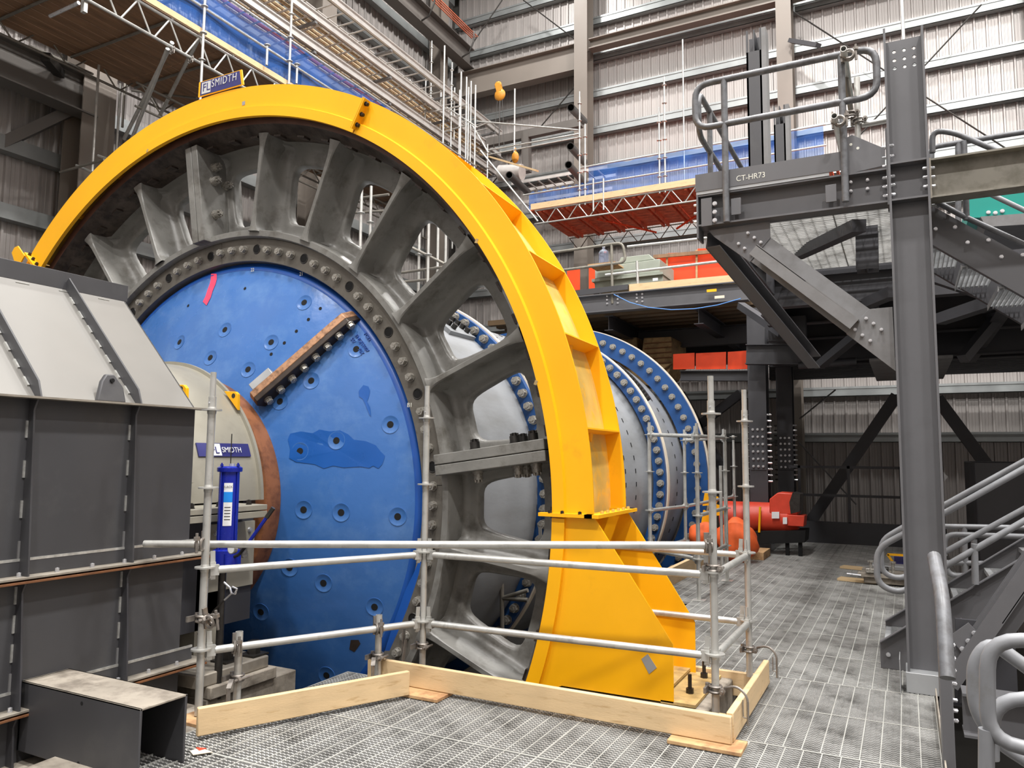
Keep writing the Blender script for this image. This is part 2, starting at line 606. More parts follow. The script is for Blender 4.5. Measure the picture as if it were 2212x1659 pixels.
# ---------------------------------------------------------------- hall walls
def clad_mesh(width, h):
    b = MB()
    pts = []
    n = 3
    for k in range(n):
        x = width * k / n
        w = width / n
        pts += [(x, 0), (x + w * .12, 0), (x + w * .18, -.05), (x + w * .32, -.05), (x + w * .38, 0), (x + w * .58, 0), (x + w * .6, -.012), (x + w * .66, -.012), (x + w * .68, 0), (x + w * .82, 0), (x + w * .84, -.012), (x + w * .9, -.012), (x + w * .92, 0)]
    pts.append((width, 0))
    vs = [(x, y, 0) for x, y in pts] + [(x, y, h) for x, y in pts]
    m = len(pts)
    b.add(vs, [(i, i + 1, i + 1 + m, i + m) for i in range(m - 1)])
    me = bpy.data.meshes.new('cladding_panel')
    me.from_pydata(b.v, [], b.f)
    me.materials.append(MT['wall'])
    return me


PW = .915
cm = [clad_mesh(PW, 12.2), clad_mesh(PW, 12.2)]
wall_end = thing('wall_back', (-15, 24.3, -3), kind='structure')
for i in range(32):
    for lv in (0, 1):
        o = bpy.data.objects.new('cladding_panel', cm[0])
        COL.objects.link(o)
        o.parent = wall_end
        o.location = (i * PW, 0 - lv * .004, lv * 12.2)
        OFF[o.name] = V((-15, 24.3, -3))
wall_left = thing('wall_left', (-15.3, 24.3, -3), kind='structure')
for i in range(28):
    for lv in (0, 1):
        o = bpy.data.objects.new('cladding_panel', cm[1])
        COL.objects.link(o)
        o.parent = wall_left
        o.rotation_euler = (0, 0, PI / 2)
        o.location = (-.0 + lv * .004, -(i + 1) * PW, lv * 12.2)
        OFF[o.name] = V((-15.3, 24.3, -3))


def girtz(k):
    return 16.93 - 1.335 * k


for k in range(-3, 12):
    z = girtz(k)
    b = MB()
    b.sect((-15, 24.1, z), (13.5, 24.1, z), [(-.1, -.14), (-.09, -.14), (-.09, .14), (-.1, .14)])
    b.box(-15, 13.5, 24.02, 24.24, z + .12, z + .135)
    b.box(-15, 13.5, 24.0, 24.02, z + .07, z + .135)
    b.box(-15, 13.5, 24.02, 24.035, z - .14, z + .13)
    b.box(-15, 13.5, 24.02, 24.24, z - .14, z - .125)
    b.build('girt', 'girt', wall_end)
for k in range(-3, 12):
    z = 15.3 - 1.3 * k
    b = MB()
    b.box(-15.25, -15.02, -1, 24, z + .13, z + .145)
    b.box(-15.03, -15.015, -1, 24, z - .15, z + .145)
    b.box(-15.25, -15.02, -1, 24, z - .15, z - .135)
    b.build('girt', 'girt', wall_left)


def wcol(x, y, w, d, z0, z1, axis='x', m='bcol', name='wall_column', parent=None):
    b = MB()
    t = .03
    if axis == 'x':      # flanges face +-Y
        b.box(x - w / 2, x + w / 2, y - d / 2, y - d / 2 + t, z0, z1)
        b.box(x - w / 2, x + w / 2, y + d / 2 - t, y + d / 2, z0, z1)
        b.box(x - .01, x + .01, y - d / 2 + t, y + d / 2 - t, z0, z1)
    else:
        b.box(x - w / 2, x - w / 2 + t, y - d / 2, y + d / 2, z0, z1)
        b.box(x + w / 2 - t, x + w / 2, y - d / 2, y + d / 2, z0, z1)
        b.box(x - w / 2 + t, x + w / 2 - t, y - .01, y + .01, z0, z1)
    return b


cols = [(-9.46, 23.6, .48, .6, 'x', 'brown-grey steel column on the end wall left of the blue netting'),
        (-2.84, 23.6, .44, .6, 'x', 'pale brown-grey column on the end wall behind the platform handrail'),
        (3.6, 23.6, .44, .6, 'x', 'end wall column beyond the right edge of the staircase'),
        (-14.6, 22.3, .5, .45, 'y', 'grey column in the hall corner under the crane beam'),
        (-14.55, 16.0, .7, .6, 'y', 'wide grey column on the left wall behind the cable trays'),
        (-14.55, 9.35, .6, .7, 'y', 'dark brown column at left between wall and scaffold deck')]
for x, y, w, d, ax, lb in cols:
    o = wcol(x, y, w, d, -3, 21, ax).build('wall_column', 'bcol', None)
    tag(o, lb, 'column')
# big wall beams on the end wall
o = MB().ibeam((-14.6, 23.55, 15.42), (-9.7, 23.55, 15.42), .95, .4, .03, .02).build('wall_beam', 'bcol', None)
tag(o, 'deep brown-grey beam on end wall carrying the crane runway', 'beam')
o = MB().ibeam((-9.2, 23.55, 15.76), (-3.06, 23.55, 15.76), .36, .36, .03, .02).build('wall_beam', 'bcol', None)
tag(o, 'shallow brown-grey beam spanning between the two end wall columns', 'beam')
o = MB().ibeam((-2.6, 23.55, 15.76), (3.4, 23.55, 15.76), .36, .36, .03, .02).build('wall_beam', 'bcol', None)
tag(o, 'brown-grey beam on end wall right of the handrail column', 'beam')
# crane runway
cr = thing('crane_runway', (-14, 10, 15.3))
tag(cr, 'long dark crane runway beam along the left wall, upper centre', 'crane beam')
b = MB().ibeam((-14, 8, 16.35), (-14, 23.5, 16.35), .75, .42, .03, .02)
b.build('beam', 'bbeam', cr)
b = MB().box(-14.06, -13.94, 8, 23.3, 16.73, 16.85)
b.build('rail', 'boltdark', cr)
for k, (dx, dz) in enumerate(((.42, .05), (.5, .05), (.58, .05), (.66, .05))):
    MB().box(-14 + dx, -13.97 + dx, 8, 22.9, 16.75 + dz, 16.78 + dz).build('conductor_bar', 'copper', cr)
b = MB()
for y in (20, 17.6, 15.2, 22.6):
    b.path([(-13.8, y, 16.0), (-13.5, y, 16.1), (-13.3, y, 16.5), (-13.3, y, 16.85)], .03, 6)
b.build('bracket', 'boltdark', cr)
# cross bracing rods on the end wall
for i, (a, c) in enumerate((((1713, 25), (1915, 170)), ((2000, 130), (2130, 0)), ((2000, 210), (2170, 322)), ((1060, 110), (880, 0)))):
    pass
rods = [((1713, 25), (2175, 322), 23.4, 'thin bracing rod falling to the right across the end wall panels'),
        ((2120, 10), (1850, 300), 23.3, 'thin dark bracing cable behind the tall slotted column top'),
        ((1255, 172), (1060, 400), 23.4, 'dark bracing rod rising to the end wall column below the wall beam'),
        ((1085, 0), (1020, 95), 23.4, 'short bracing rod above the crane runway end'),
        ((1130, 0), (1255, 95), 23.4, 'thin bracing rod falling to the end wall column above the beam')]
for p0, p1, Y, lb in rods:
    o = MB().tube(P(*p0, Y=Y), P(*p1, Y=Y), .022, 6).build('bracing_rod', 'boltdark', None)
    tag(o, lb, 'rod')
o = MB().bar(P(1708, 88, Y=23.2), P(1768, 98, Y=22.6), .2, .12).build('wall_bracket', 'steeldark', None)
tag(o, 'short dark bracket sticking out from the column behind the handrail', 'bracket')
# lower cross brace at the far end
for p0, p1, lb in (((1735, 1150), (1937, 855), 'heavy dark diagonal brace rising right below the platform'),
                   ((2024, 860), (2135, 1010), 'heavy dark diagonal brace falling right beside the grey column')):
    o = MB().bar(P(*p0, Y=17.2), P(*p1, Y=17.2), .2, .22).build('diagonal_brace', 'steeldark', None)
    tag(o, lb, 'brace')
for p0, p1, lb in (((1470, 850), (1560, 1010), 'dark diagonal brace behind the mill shell, falling right'),
                   ((1600, 850), (1470, 950), 'thin dark brace behind the mill shell, rising right')):
    o = MB().bar(P(*p0, Y=18), P(*p1, Y=18), .16, .2).build('diagonal_brace', 'steeldark', None)
    tag(o, lb, 'brace')
for p0, p1, lb in (((1727, 905), (1805, 842), 'thin rod rising right in front of the lower wall panels'),
                   ((1725, 955), (1850, 1090), 'thin rod falling right in front of the lower wall panels')):
    o = MB().tube(P(*p0, Y=20), P(*p1, Y=20), .02, 6).build('bracing_rod', 'steelmid', None)
    tag(o, lb, 'rod')
# ---------------------------------------------------------------- the mill
CX, CZ = -6.17, 1.22
C2 = (CX, CZ)


def pol(r, a, y):
    return V((CX + r * math.cos(a), y, CZ + r * math.sin(a)))


def rad(a):
    return V((math.cos(a), 0, math.sin(a)))


def tan(a):
    return V((-math.sin(a), 0, math.cos(a)))


R_ = math.radians
mill = thing('ball_mill', (CX, 5.7, CZ))
tag(mill, 'huge grinding mill with blue end disc, grey spoked gear and pale shell', 'mill')

YF, YW = 5.47, 5.80          # rib front edge, web plane
R0, R1 = 2.72, 3.70


def gear_sector(b, ac, split):
    """web of 15 degrees around ac with a rounded hole, fillets up to the ribs on both sides"""
    hw = R_(7.5)
    N = 9
    outer, hole = [], []
    ri, ro = 2.87, 3.48
    ai, ao = R_(3.9), R_(5.2)
    # outer loop, 4 sides of N points
    for k in range(N):
        outer.append((R0 + (R1 - R0) * k / N, -hw))
    for k in range(N):
        outer.append((R1, -hw + 2 * hw * k / N))
    for k in range(N):
        outer.append((R1 - (R1 - R0) * k / N, hw))
    for k in range(N):
        outer.append((R0, hw - 2 * hw * k / N))
    for (r, a) in outer:
        # matching point on a rounded trapezoid (superellipse)
        u = (r - R0) / (R1 - R0) * 2 - 1
        w = a / hw
        m = max(abs(u), abs(w))
        L = (abs(u) ** 5 + abs(w) ** 5) ** (1 / 5)
        u, w = u / L, w / L
        rr = (ri + ro) / 2 + u * (ro - ri) / 2
        am = ai + (ao - ai) * (u + 1) / 2
        hole.append((rr, w * am))
    n = len(outer)

    def depth(r, a):
        d = (hw - abs(a)) * r - .028
        Rf = .10
        y = YW
        if d < Rf:
            d = max(0, d)
            y -= (Rf - math.sqrt(max(0, Rf * Rf - (Rf - d) ** 2))) * 1.6
        dh = min(r - R0, R1 - r)
        if dh < .07:
            y -= (.07 - math.sqrt(max(0, .07 ** 2 - (.07 - max(0, dh)) ** 2))) * 1.2
        return y
    rings = []
    for s in (0, .06, .13, .22, .34, .5, .7, .86, .95, 1.0):
        ring = []
        for (r, a), (rh, ah) in zip(outer, hole):
            rr, aa = r + (rh - r) * s, a + (ah - a) * s
            y = depth(rr, aa)
            if s > .94:
                y += .012 if s < 1 else .04
            ring.append(pol(rr, ac + aa, y))
        rings.append(ring)
    rings.append([pol(rh, ac + ah, YW + .09) for rh, ah in hole])
    rings.append([pol(r, ac + a, YW + .09) for r, a in outer])
    vs = [v for q in rings for v in q]
    fs = []
    for i in range(len(rings) - 1):
        for j in range(n):
            j2 = (j + 1) % n
            fs.append((i * n + j, i * n + j2, (i + 1) * n + j2, (i + 1) * n + j))
    b.add(vs, fs)


def gear_rib(b, a, hwid=.026, y0=YF, y1=None):
    """radial rib with a flare at both ends"""
    sec = []
    for k, r in enumerate((R0 - .01, R0 + .03, R0 + .1, R0 + .25, 3.36, 3.55, 3.63, R1 + .01)):
        w = hwid * (1 + (1.6 if k in (0, 7) else .7 if k in (1, 6) else .2 if k in (2, 5) else 0))
        yf = (5.50 - .03 * (r - R0) / .95) + y0 - YF
        ww = w / r
        sec.append([pol(r, a - ww * 1.4, YW + .1), pol(r, a - ww, yf + .01), pol(r, a - ww * .7, yf), pol(r, a + ww * .7, yf), pol(r, a + ww, yf + .01), pol(r, a + ww * 1.4, YW + .1)])
    vs = [v for q in sec for v in q]
    fs = []
    for i in range(len(sec) - 1):
        for j in range(5):
            fs.append((i * 6 + j, i * 6 + j + 1, i * 6 + 7 + j, i * 6 + 6 + j))
    b.add(vs, fs)


for q in range(4):
    a0 = 7.5 + 90 * q
    b = MB()
    for k in range(6):
        gear_sector(b, R_(a0 + 7.5 + 15 * k), 0)
        if k:
            gear_rib(b, R_(a0 + 15 * k))
    A0, A1 = R_(a0 + .03), R_(a0 + 89.97)
    # hub band and rim
    b.lathe([(R0 + .015, YW + .1), (R0 + .012, 5.56), (R0, 5.535), (2.665, 5.535), (2.655, 5.55), (2.655, YW + .1)], C2, 'Y', A0, A1, 48, True)
    seg = b.build('gear_segment', 'gear', mill)
    b = MB()
    b.lathe([(R1, YW + .2), (R1, 5.50), (R1 + .045, 5.43), (3.76, 5.385), (3.84, 5.385), (3.86, 5.42), (3.86, 6.02), (R1, 6.02)], C2, 'Y', A0, A1, 60, True)
    b.build('gear_rim', 'rim', seg)
    MB().lathe([(3.762, 5.382), (3.84, 5.382), (3.84, 5.388), (3.762, 5.388)], C2, 'Y', A0, A1, 60, True).build('rim_face', 'rimlip', seg)
    for k in range(18):
        a = R_(a0 + 2.5 + 5 * k)
        if 180 < math.degrees(a) % 360 < 320:
            continue

        def fn(m):
            m.bar((-.05, 0, 0), (.04, 0, 0), .09, .03, up=(0, 0, 1))
        o = inst('rim_pad', 'pad', fn, 'rim', seg, (0, 0, 0))
        mt = Matrix((tan(a), V((0, 1, 0)), rad(a))).transposed().to_4x4()
        mt.translation = pol(R1 - .005, a, 5.55) - OFF[seg.name]
        o.matrix_local = mt
    # split joint plates at both ends
    for aa, sg in ((a0, 1), (a0 + 90, -1)):
        a = R_(aa)
        b = MB()
        t = tan(a) * sg
        o0, o1 = pol(2.66, a, 0) + t * .003, pol(3.71, a, 0) + t * .003
        b.hexa([V((o0.x, 5.44, o0.z)), V((o1.x, 5.40, o1.z)), V((o1.x, 6.0, o1.z)), V((o0.x, 6.0, o0.z))] +
               [V((v.x, v.y, v.z)) + t * .085 for v in (V((o0.x, 5.44, o0.z)), V((o1.x, 5.40, o1.z)), V((o1.x, 6.0, o1.z)), V((o0.x, 6.0, o0.z)))])
        j = b.build('split_flange', 'gear', seg, bevel=.006)
        for r, y in ((2.98, 5.6), (3.36, 5.6), (3.36, 5.76), (3.52, 5.62)):
            b = MB()
            c = pol(r, a, y) + t * .085
            b.tube(c, c + t * .02, .05, 14)
            b.tube(c + t * .02, c + t * .075, .042, 12)
            b.tube(c + t * .075, c + t * .1, .02, 10)
            for kk in range(6):
                e = c + (rad(a) * math.cos(kk * PI / 3) + V((0, 1, 0)) * math.sin(kk * PI / 3)) * .03
                b.tube(e + t * .075, e + t * .095, .009, 6)
            b.build('stud_nut', 'boltdark' if sg > 0 else 'bolt', seg)
# bolting flange with 96 holes, every fourth one open
for q in range(4):
    b = MB()
    b.lathe([(2.415, 5.72), (2.415, 5.605), (2.42, 5.598), (2.65, 5.598), (2.655, 5.605), (2.655, 5.75)], C2, 'Y', R_(3.9 + 90 * q), R_(93.8 + 90 * q), 72, True)
    fl = b.build('bolting_flange', 'gearface', mill)
    for k in range(24):
        ad = 7.5 + 3.75 * k + 90 * q
        if 225 < ad % 360 < 300:
            continue
        a = R_(ad)
        if k % 4 == 0:
            def fn(m):
                m.lathe([(.052, .0), (.047, .006), (.041, .004), (.041, -.05), (.001, -.05)], (0, 0), 'Z', n=20)
            inst('open_hole', 'ohole', fn, 'boltdark', fl, pol(2.54, a, 5.597), (0, -1, 0))
            def fn(m):
                m.lathe([(.040, .003), (.0005, .003)], (0, 0), 'Z', n=20)
            inst('hole_shadow', 'ohole2', fn, 'black', fl, pol(2.54, a, 5.598), (0, -1, 0))
        else:
            bolt(fl, pol(2.535, a, 5.597), (0, -1, 0), .036, h=.05)

# end disc (blue cone)
HEAD = [(.9, 5.13), (1.16, 5.215), (1.3, 5.27), (2.345, 5.632), (2.375, 5.65), (2.39, 5.69), (2.42, 5.70)]


def heady(r):
    for (r0, y0), (r1, y1) in zip(HEAD, HEAD[1:]):
        if r0 <= r <= r1:
            return y0 + (y1 - y0) * (r - r0) / (r1 - r0)
    return 5.13


def onhead(x, y):
    Y = 5.5
    for _ in range(12):
        p = P(x, y, Y=Y)
        Y = heady(math.hypot(p.x - CX, p.z - CZ))
    p = P(x, y, Y=Y)
    return p


b = MB().lathe(HEAD, C2, 'Y', n=128)
head = b.build('end_disc', 'blue', mill)
b = MB().lathe([(2.325, 5.6235), (2.345, 5.629), (2.38, 5.652), (2.395, 5.688), (2.413, 5.695)], C2, 'Y', n=128)
b.build('disc_rim_band', 'blueedge', head)
HN = V((0, -1, 0))


def hnorm(p):
    a = math.atan2(p.z - CZ, p.x - CX)
    return (V((0, -1, 0)) + rad(a) * .347).normalized()


big = [(1947, 307, 0, 550), (1440, 481, 0, 550), (1736, 561, 0, 550), (1150, 560, 0, 550), (1347, 660, 0, 550), (1588, 735, 0, 550), (1992, 807, 0, 550),
       (1792, 940, 0, 550), (1920, 1258, 0, 550), (2153, 1190, 0, 550), (1943, 1632, 0, 550), (88, 605, 740, 550), (306, 1087, 740, 550), (1853, 375, 0, 1099),
       (2070, 475, 0, 1099), (1670, 660, 0, 1099), (2090, 1065, 0, 1099), (353, 50, 740, 1099), (205, 628, 740, 1099)]
for x, y, ox, oy in big + [(0, 0, 737, 1107)]:
    p = onhead(ox + x / 2.962, oy + y / 2.962)
    n = hnorm(p)

    def fn(m):
        m.lathe([(.082, -.002), (.082, .0035), (.078, .004), (.074, .002), (.03, .002)], (0, 0), 'Z', n=28)
    inst('counterbore', 'cbore', fn, 'blue', head, p, n)

    def fn(m):
        m.lathe([(.031, .004), (.0003, .004)], (0, 0), 'Z', n=18)
    inst('bolt_hole', 'bhole', fn, 'black', head, p, n)
for x, y in ((1568, 217), (1205, 327), (2050, 345), (1974, 415), (1897, 490), (1736, 637), (1820, 565)):
    p = onhead(x / 2.962, 550 + y / 2.962)

    def fn(m):
        m.lathe([(.017, .003), (.0003, .003)], (0, 0), 'Z', n=12)
    inst('bolt_hole', 'bholes', fn, 'black', head, p, hnorm(p))


def decal(pts, m, name, lift=.004, wob=0):
    ps = []
    for x, y in pts:
        p = onhead(x, y)
        ps.append(p + hnorm(p) * lift)
    c = sum(ps, V((0, 0, 0))) / len(ps)
    k = len(ps)
    mid = [c + (p - c) * .5 for p in ps]
    b = MB().add([c] + mid + ps, [(0, 1 + i, 1 + (i + 1) % k) for i in range(k)] + [(1 + i, 1 + k + i, 1 + k + (i + 1) % k, 1 + (i + 1) % k) for i in range(k)])
    return b.build(name, m, head, smooth=False)


decal([(622, 950), (627, 937), (650, 932), (676, 936), (690, 928), (712, 932), (735, 930), (752, 938), (765, 950), (790, 953), (812, 962), (822, 975), (832, 985), (830, 992), (826, 1003), (818, 1012), (808, 1005), (798, 1011), (780, 1008), (742, 1010), (720, 1006), (700, 1012), (680, 1003), (640, 998), (625, 990), (627, 970)], 'bluedark', 'touched_up_patch')
decal([(775, 845), (785, 832), (796, 835), (800, 845), (797, 858), (793, 868), (800, 880), (802, 900), (798, 896), (790, 875), (784, 862), (776, 857)], 'bluedark', 'paint_run')


def strip(L_, R__, m, name, lift=.006):
    ps = [onhead(*q) + hnorm(onhead(*q)) * lift for q in L_ + R__]
    k = len(L_)
    return MB().add(ps, [(i, i + 1, k + i + 1, k + i) for i in range(k - 1)]).build(name, m, head, smooth=False)


strip([(457, 592), (456, 605), (454, 614), (449, 627), (445, 640), (439, 652)], [(469, 592), (469, 604), (466, 615), (460, 629), (456, 643), (447, 660)], 'pink', 'pink_spray_mark')
for i, (px, py) in enumerate([(840, 1300), (880, 1250), (897, 1215), (906, 1180), (908, 1240), (890, 1310), (868, 1370), (848, 1410), (830, 1400), (845, 1340)]):
    pass
strip([(912, 1205), (905, 1240), (894, 1275), (880, 1315), (862, 1360), (842, 1405)], [(908, 1205), (893, 1240), (876, 1275), (862, 1315), (846, 1360), (832, 1405)], 'blueedge', 'wet_paint_edge')
decal([(758, 1382), (775, 1382), (779, 1390), (766, 1408), (755, 1402)], 'darkbar', 'bare_patch')
for s, x, y, sz in (('FC22', 786, 722, .046), ('ENGJ55007', 767, 726, .046), ('55/      70Z', 757, 733, .046)):
    p = onhead(x, y)
    q = onhead(x + 30, y + 42)
    text(s, sz, p + hnorm(p) * .004, q - p, hnorm(p).cross(q - p), 'emboss', head, .004, 'cast_lettering')
for s, x, y in (('B1', 880, 880), ('22', 543, 588), ('21', 648, 597)):
    p = onhead(x, y)
    text(s, .05, p + hnorm(p) * .012, (1, 0, 0), (0, 0, 1), 'chalk', head, .001, 'chalk_number')

# radial split joint of the disc
pa, pb = onhead(752, 668), onhead(548, 842)
ang = math.atan2(pb.z - CZ - (pa.z - CZ), pb.x - pa.x) + PI
aJ = R_(47.0)
for sgn, w0, w1, mm, nm in ((1, .0, .075, 'rustbar', 'split_bar'), (-1, 0, .055, 'darkbar', 'split_bar')):
    b = MB()
    prof = []
    for r, yo in ((1.24, .10), (1.29, .16), (1.55, .15), (2.2, .12), (2.32, .11), (2.37, .03)):
        prof.append((r, heady(r) - yo))
    lo = [(r, heady(r) + .03) for r, _ in prof][::-1]
    ring = prof + lo
    t = tan(aJ) * sgn
    base = [pol(r, aJ, y) + t * w0 for r, y in ring]
    b.prism(base, t * (w1 - w0))
    sb = b.build(nm, mm, head, bevel=.006)
    if sgn < 0:
        for k in range(8):
            r = 1.33 + k * .138
            bolt(sb, pol(r, aJ, heady(r) - .065) - tan(aJ) * .055, -tan(aJ), .034, h=.045)
# little silver tag on the bar's end
pt = onhead(553, 800)
t0 = tan(aJ)
b = MB().bar(pol(1.30, aJ, heady(1.3) - .1) + t0 * .115, pol(1.52, aJ, heady(1.5) - .08) + t0 * .115, .08, .1, up=(0, -1, 0))
b.build('clamp_block', 'plate', head, bevel=.005)

# trunnion ring
b = MB().lathe([(.9, 5.0), (1.10, 5.0), (1.16, 5.03), (1.165, 5.19), (1.14, 5.23), (.9, 5.2)], C2, 'Y', n=96, close=True)
tr_ = b.build('trunnion_ring', 'rust', mill)
b = MB().lathe([(.8, 4.86), (1.06, 4.86), (1.06, 5.0), (.8, 5.0)], C2, 'Y', n=72, close=True)
b.build('trunnion_flange', 'darkbar', mill)
for k in range(28):
    a = R_(-60 + k * 7)
    bolt(tr_, pol(1.0, a, 4.862), (0, -1, 0), .03, m='boltdark', h=.05)
b = MB().lathe([(.8, 3.6), (.8, 5.0)], C2, 'Y', n=48)
b.build('trunnion_tube', 'darkbar', mill)

# shell
b = MB().lathe([(2.38, 6.0), (2.38, 12.2), (2.55, 12.45), (2.55, 14.0), (2.2, 14.4), (1.2, 15.4), (.9, 15.5), (.9, 17)], C2, 'Y', n=128)
shell = b.build('shell', 'shell', mill)
for yy, ro, ri, ym in ((8.1, 2.56, 2.38, .16), (12.35, 2.70, 2.48, .2), (14.0, 3.0, 2.6, .18)):
    b = MB().lathe([(ri, yy - ym / 2), (ro - .02, yy - ym / 2), (ro - .02, yy + .0), (ri, yy + .0)], C2, 'Y', n=128, close=True)
    fl = b.build('shell_flange', 'blueflange', mill)
    b = MB().lathe([(ri, yy + .0), (ro, yy + .0), (ro, yy + ym / 2), (ri, yy + ym / 2)], C2, 'Y', n=128, close=True)
    b.build('flange_edge', 'cream', fl)
    rb = (ri + ro) / 2 + .01
    pitch = 4.0 if yy < 14 else 4.5
    for k in range(int(150 / pitch)):
        a = R_(-40 + k * pitch + (1.2 if yy > 13 else 0))
        if yy > 13 and k > 26 or yy > 10 and a > R_(75):
            continue
        bolt(fl, pol(rb, a, yy - ym / 2), (0, -1, 0), .048 if yy < 10 else .052, h=.07, m='bolt')
for (y0, y1, rr) in ((8.4, 12.0, 2.382), (12.7, 13.8, 2.552)):
    for k in range(30):
        a = R_(-30 + k * 5)
        for j in range(int((y1 - y0) / .5)):
            y = y0 + .25 + .5 * j

            def fn(m):
                m.box(-.012, .012, -.035, .035, 0, .006)
            inst('shell_slot', 'slot', fn, 'black', shell, pol(rr, a, y), rad(a))
# hatch ridge seen through the spokes
for k in range(9):
    a = R_(52 + k * 2)
    for y in (7.55, 7.85):
        inst('hatch_stud', 'hstud', lambda m: m.tube((0, 0, 0), (0, 0, .09), .035, 8), 'boltdark', shell, pol(2.40, a, y), rad(a))
b = MB().lathe([(2.38, 7.4), (2.43, 7.4), (2.43, 7.98), (2.38, 7.98)], C2, 'Y', R_(50), R_(70), 16, True)
b.build('hatch', 'shell', shell)
for k in range(12):
    a = R_(34 + k * 1.6)
    inst('hatch_stud', 'hstud2', lambda m: m.tube((0, 0, 0), (0, 0, .1), .05, 8), 'boltdark', shell, pol(2.55, a, 13.0), rad(a))

# ---------------------------------------------------------------- yellow gear guard
guard = thing('gear_guard', (CX, 5.7, 0))
tag(guard, 'bright yellow arched gear guard with stepped ribs on its outer rim', 'gear guard')
RI, RO, YG0, YG1 = 3.80, 4.12, 5.30, 6.08
segs = [(-.3, 61.5), (61.7, 137.5), (137.7, 180.3)]
for s0, s1 in segs:
    A0, A1 = R_(s0), R_(s1)
    n = int((s1 - s0) * 1.2)
    b = MB()
    b.lathe([(RI - .0, YG0 - .028), (RI + .095, YG0 - .028), (RI + .105, YG0), (RO, YG0), (RO, YG0 + .014), (RI, YG0 + .014)], C2, 'Y', A0, A1, n, True)
    fp = b.build('front_plate', 'yellow', guard)
    b = MB().lathe([(3.9, YG1), (4.10, YG1), (4.10, YG1 + .014), (3.9, YG1 + .014)], C2, 'Y', A0, A1, n, True)
    b.build('rear_plate', 'yellow', guard)
    b = MB().lathe([(3.97, YG0 + .015), (3.97, YG1), (3.958, YG1), (3.958, YG0 + .015)], C2, 'Y', A0, A1, n, True)
    b.build('channel_floor', 'yellowdust', guard)
for a in [9, 19.5, 30, 40.5, 51, 71, 82, 93, 104, 115, 126, 148, 159, 170]:
    A = R_(a)
    b = MB()
    t = tan(A) * .006
    b.prism([pol(3.88, A, YG0 + .015) - t, pol(RO, A, YG0 + .015) - t, pol(4.10, A, YG1) - t, pol(3.88, A, YG1) - t], t * 2)
    rb = b.build('rib_plate', 'yellow', guard)
    b = MB()
    c = pol(3.99, A, 5.68)
    b.tube(c - tan(A) * .006, c - tan(A) * .075, .032, 12, r1=.006)
    b.build('locating_cone', 'yellow', rb)
# radial joint flanges with black bolts
for a in (61.6, 137.6):
    A = R_(a)
    for sg in (-1, 1):
        b = MB()
        t = tan(A) * sg
        b.hexa([pol(3.83, A, 5.22) + t * .002, pol(RO, A, 5.22) + t * .002, pol(RO, A, 5.31) + t * .002, pol(3.83, A, 5.31) + t * .002] +
               [v + t * .012 for v in (pol(3.83, A, 5.22) + t * .002, pol(RO, A, 5.22) + t * .002, pol(RO, A, 5.31) + t * .002, pol(3.83, A, 5.31) + t * .002)])
        jf = b.build('joint_flange', 'yellow', guard)
        if sg < 0:
            for r in (3.88, 3.98, 4.08):
                bolt(jf, pol(r, A, 5.26) + t * .014, t, .018, m='boltdark', h=.03)
# lifting ears and hooks
b = MB()
for a in (43, 44.5):
    c = pol(4.02, R_(a), 5.75)
    b.path([c + rad(R_(a)) * -.1, c + rad(R_(a)) * .05 + V((0, -.1, 0)), c + V((0, -.22, 0)) + rad(R_(a)) * .02], .022, 8, bend=.05)
b.build('lifting_hook', 'yellow', guard)
A = R_(137.6)
b = MB().prism([pol(4.06, A, 5.2), pol(4.26, A, 5.2), pol(4.3, A + .012, 5.2), pol(4.3, A + .03, 5.2), pol(4.06, A + .05, 5.2)], (0, .014, 0))
b.build('lifting_ear', 'yellow', guard)
# lower legs
zt = CZ - .01


def arc_pts(r, a0, a1, n, y):
    return [pol(r, R_(a0 + (a1 - a0) * k / n), y) for k in range(n + 1)]


def foot_plate(y, xo_t, xo_b, m='yellow', z0=-.02, zk=.37):
    ring = arc_pts(RI + .0, -.4, -21.5, 22, y) + [V((-2.3, y, z0)), V((xo_b, y, z0)), V((xo_b, y, zk)), V((xo_t, y, zt))]
    return MB().prism(ring, (0, .014, 0))


lf = foot_plate(YG0, -2.045, -1.47).build('foot_front_plate', 'yellow', guard)
foot_plate(YG1, -2.06, -1.51).build('foot_rear_plate', 'yellow', guard)
b = MB()
ps = arc_pts(RI - .002, -.4, -21.3, 24, YG0 - .03)
qs = arc_pts(RI + .10, -.4, -21.3, 24, YG0 - .03)
vs = []
for p, q in zip(ps, qs):
    vs += [p, q, q + V((0, .035, 0)), p + V((0, .035, 0))]
b.add(vs, [(i * 4 + j, i * 4 + (j + 1) % 4, i * 4 + 4 + (j + 1) % 4, i * 4 + 4 + j) for i in range(24) for j in range(4)] + [(0, 1, 2, 3), (96, 97, 98, 99)])
b.build('inner_lip', 'yellow', guard)
b = MB()
b.box(-2.47, -2.04, YG0 - .06, YG0 + .0, zt - .004, zt + .022)
b.box(-2.1, -1.99, YG0 - .06, YG1 + .06, zt - .004, zt + .022)
b.box(-2.3, -2.0, YG1 - .03, YG1 + .06, zt - .004, zt + .022)
jt = b.build('joint_flange', 'yellow', guard)
for x in (-2.38, -2.28, -2.14):
    bolt(jt, (x, YG0 - .045, zt + .02), (0, 0, 1), .014, m='boltdark', h=.02)
for y in (5.4, 5.52, 5.64, 5.76, 5.88, 6.0):
    bolt(jt, (-2.02, y, zt + .02), (0, 0, 1), .013, m='yellowdust', h=.02)
b = MB()
b.add([pol(3.87, R_(-.3), YG0 + .014), pol(3.87, R_(-.3), YG1), pol(3.80, R_(-7), YG1), pol(3.80, R_(-7), YG0 + .014)], [(0, 1, 2, 3)])
b.box(-2.40, -2.39, YG0 + .02, YG1, .0, .85)
b.build('channel_floor', 'yellow', guard)
b = MB()
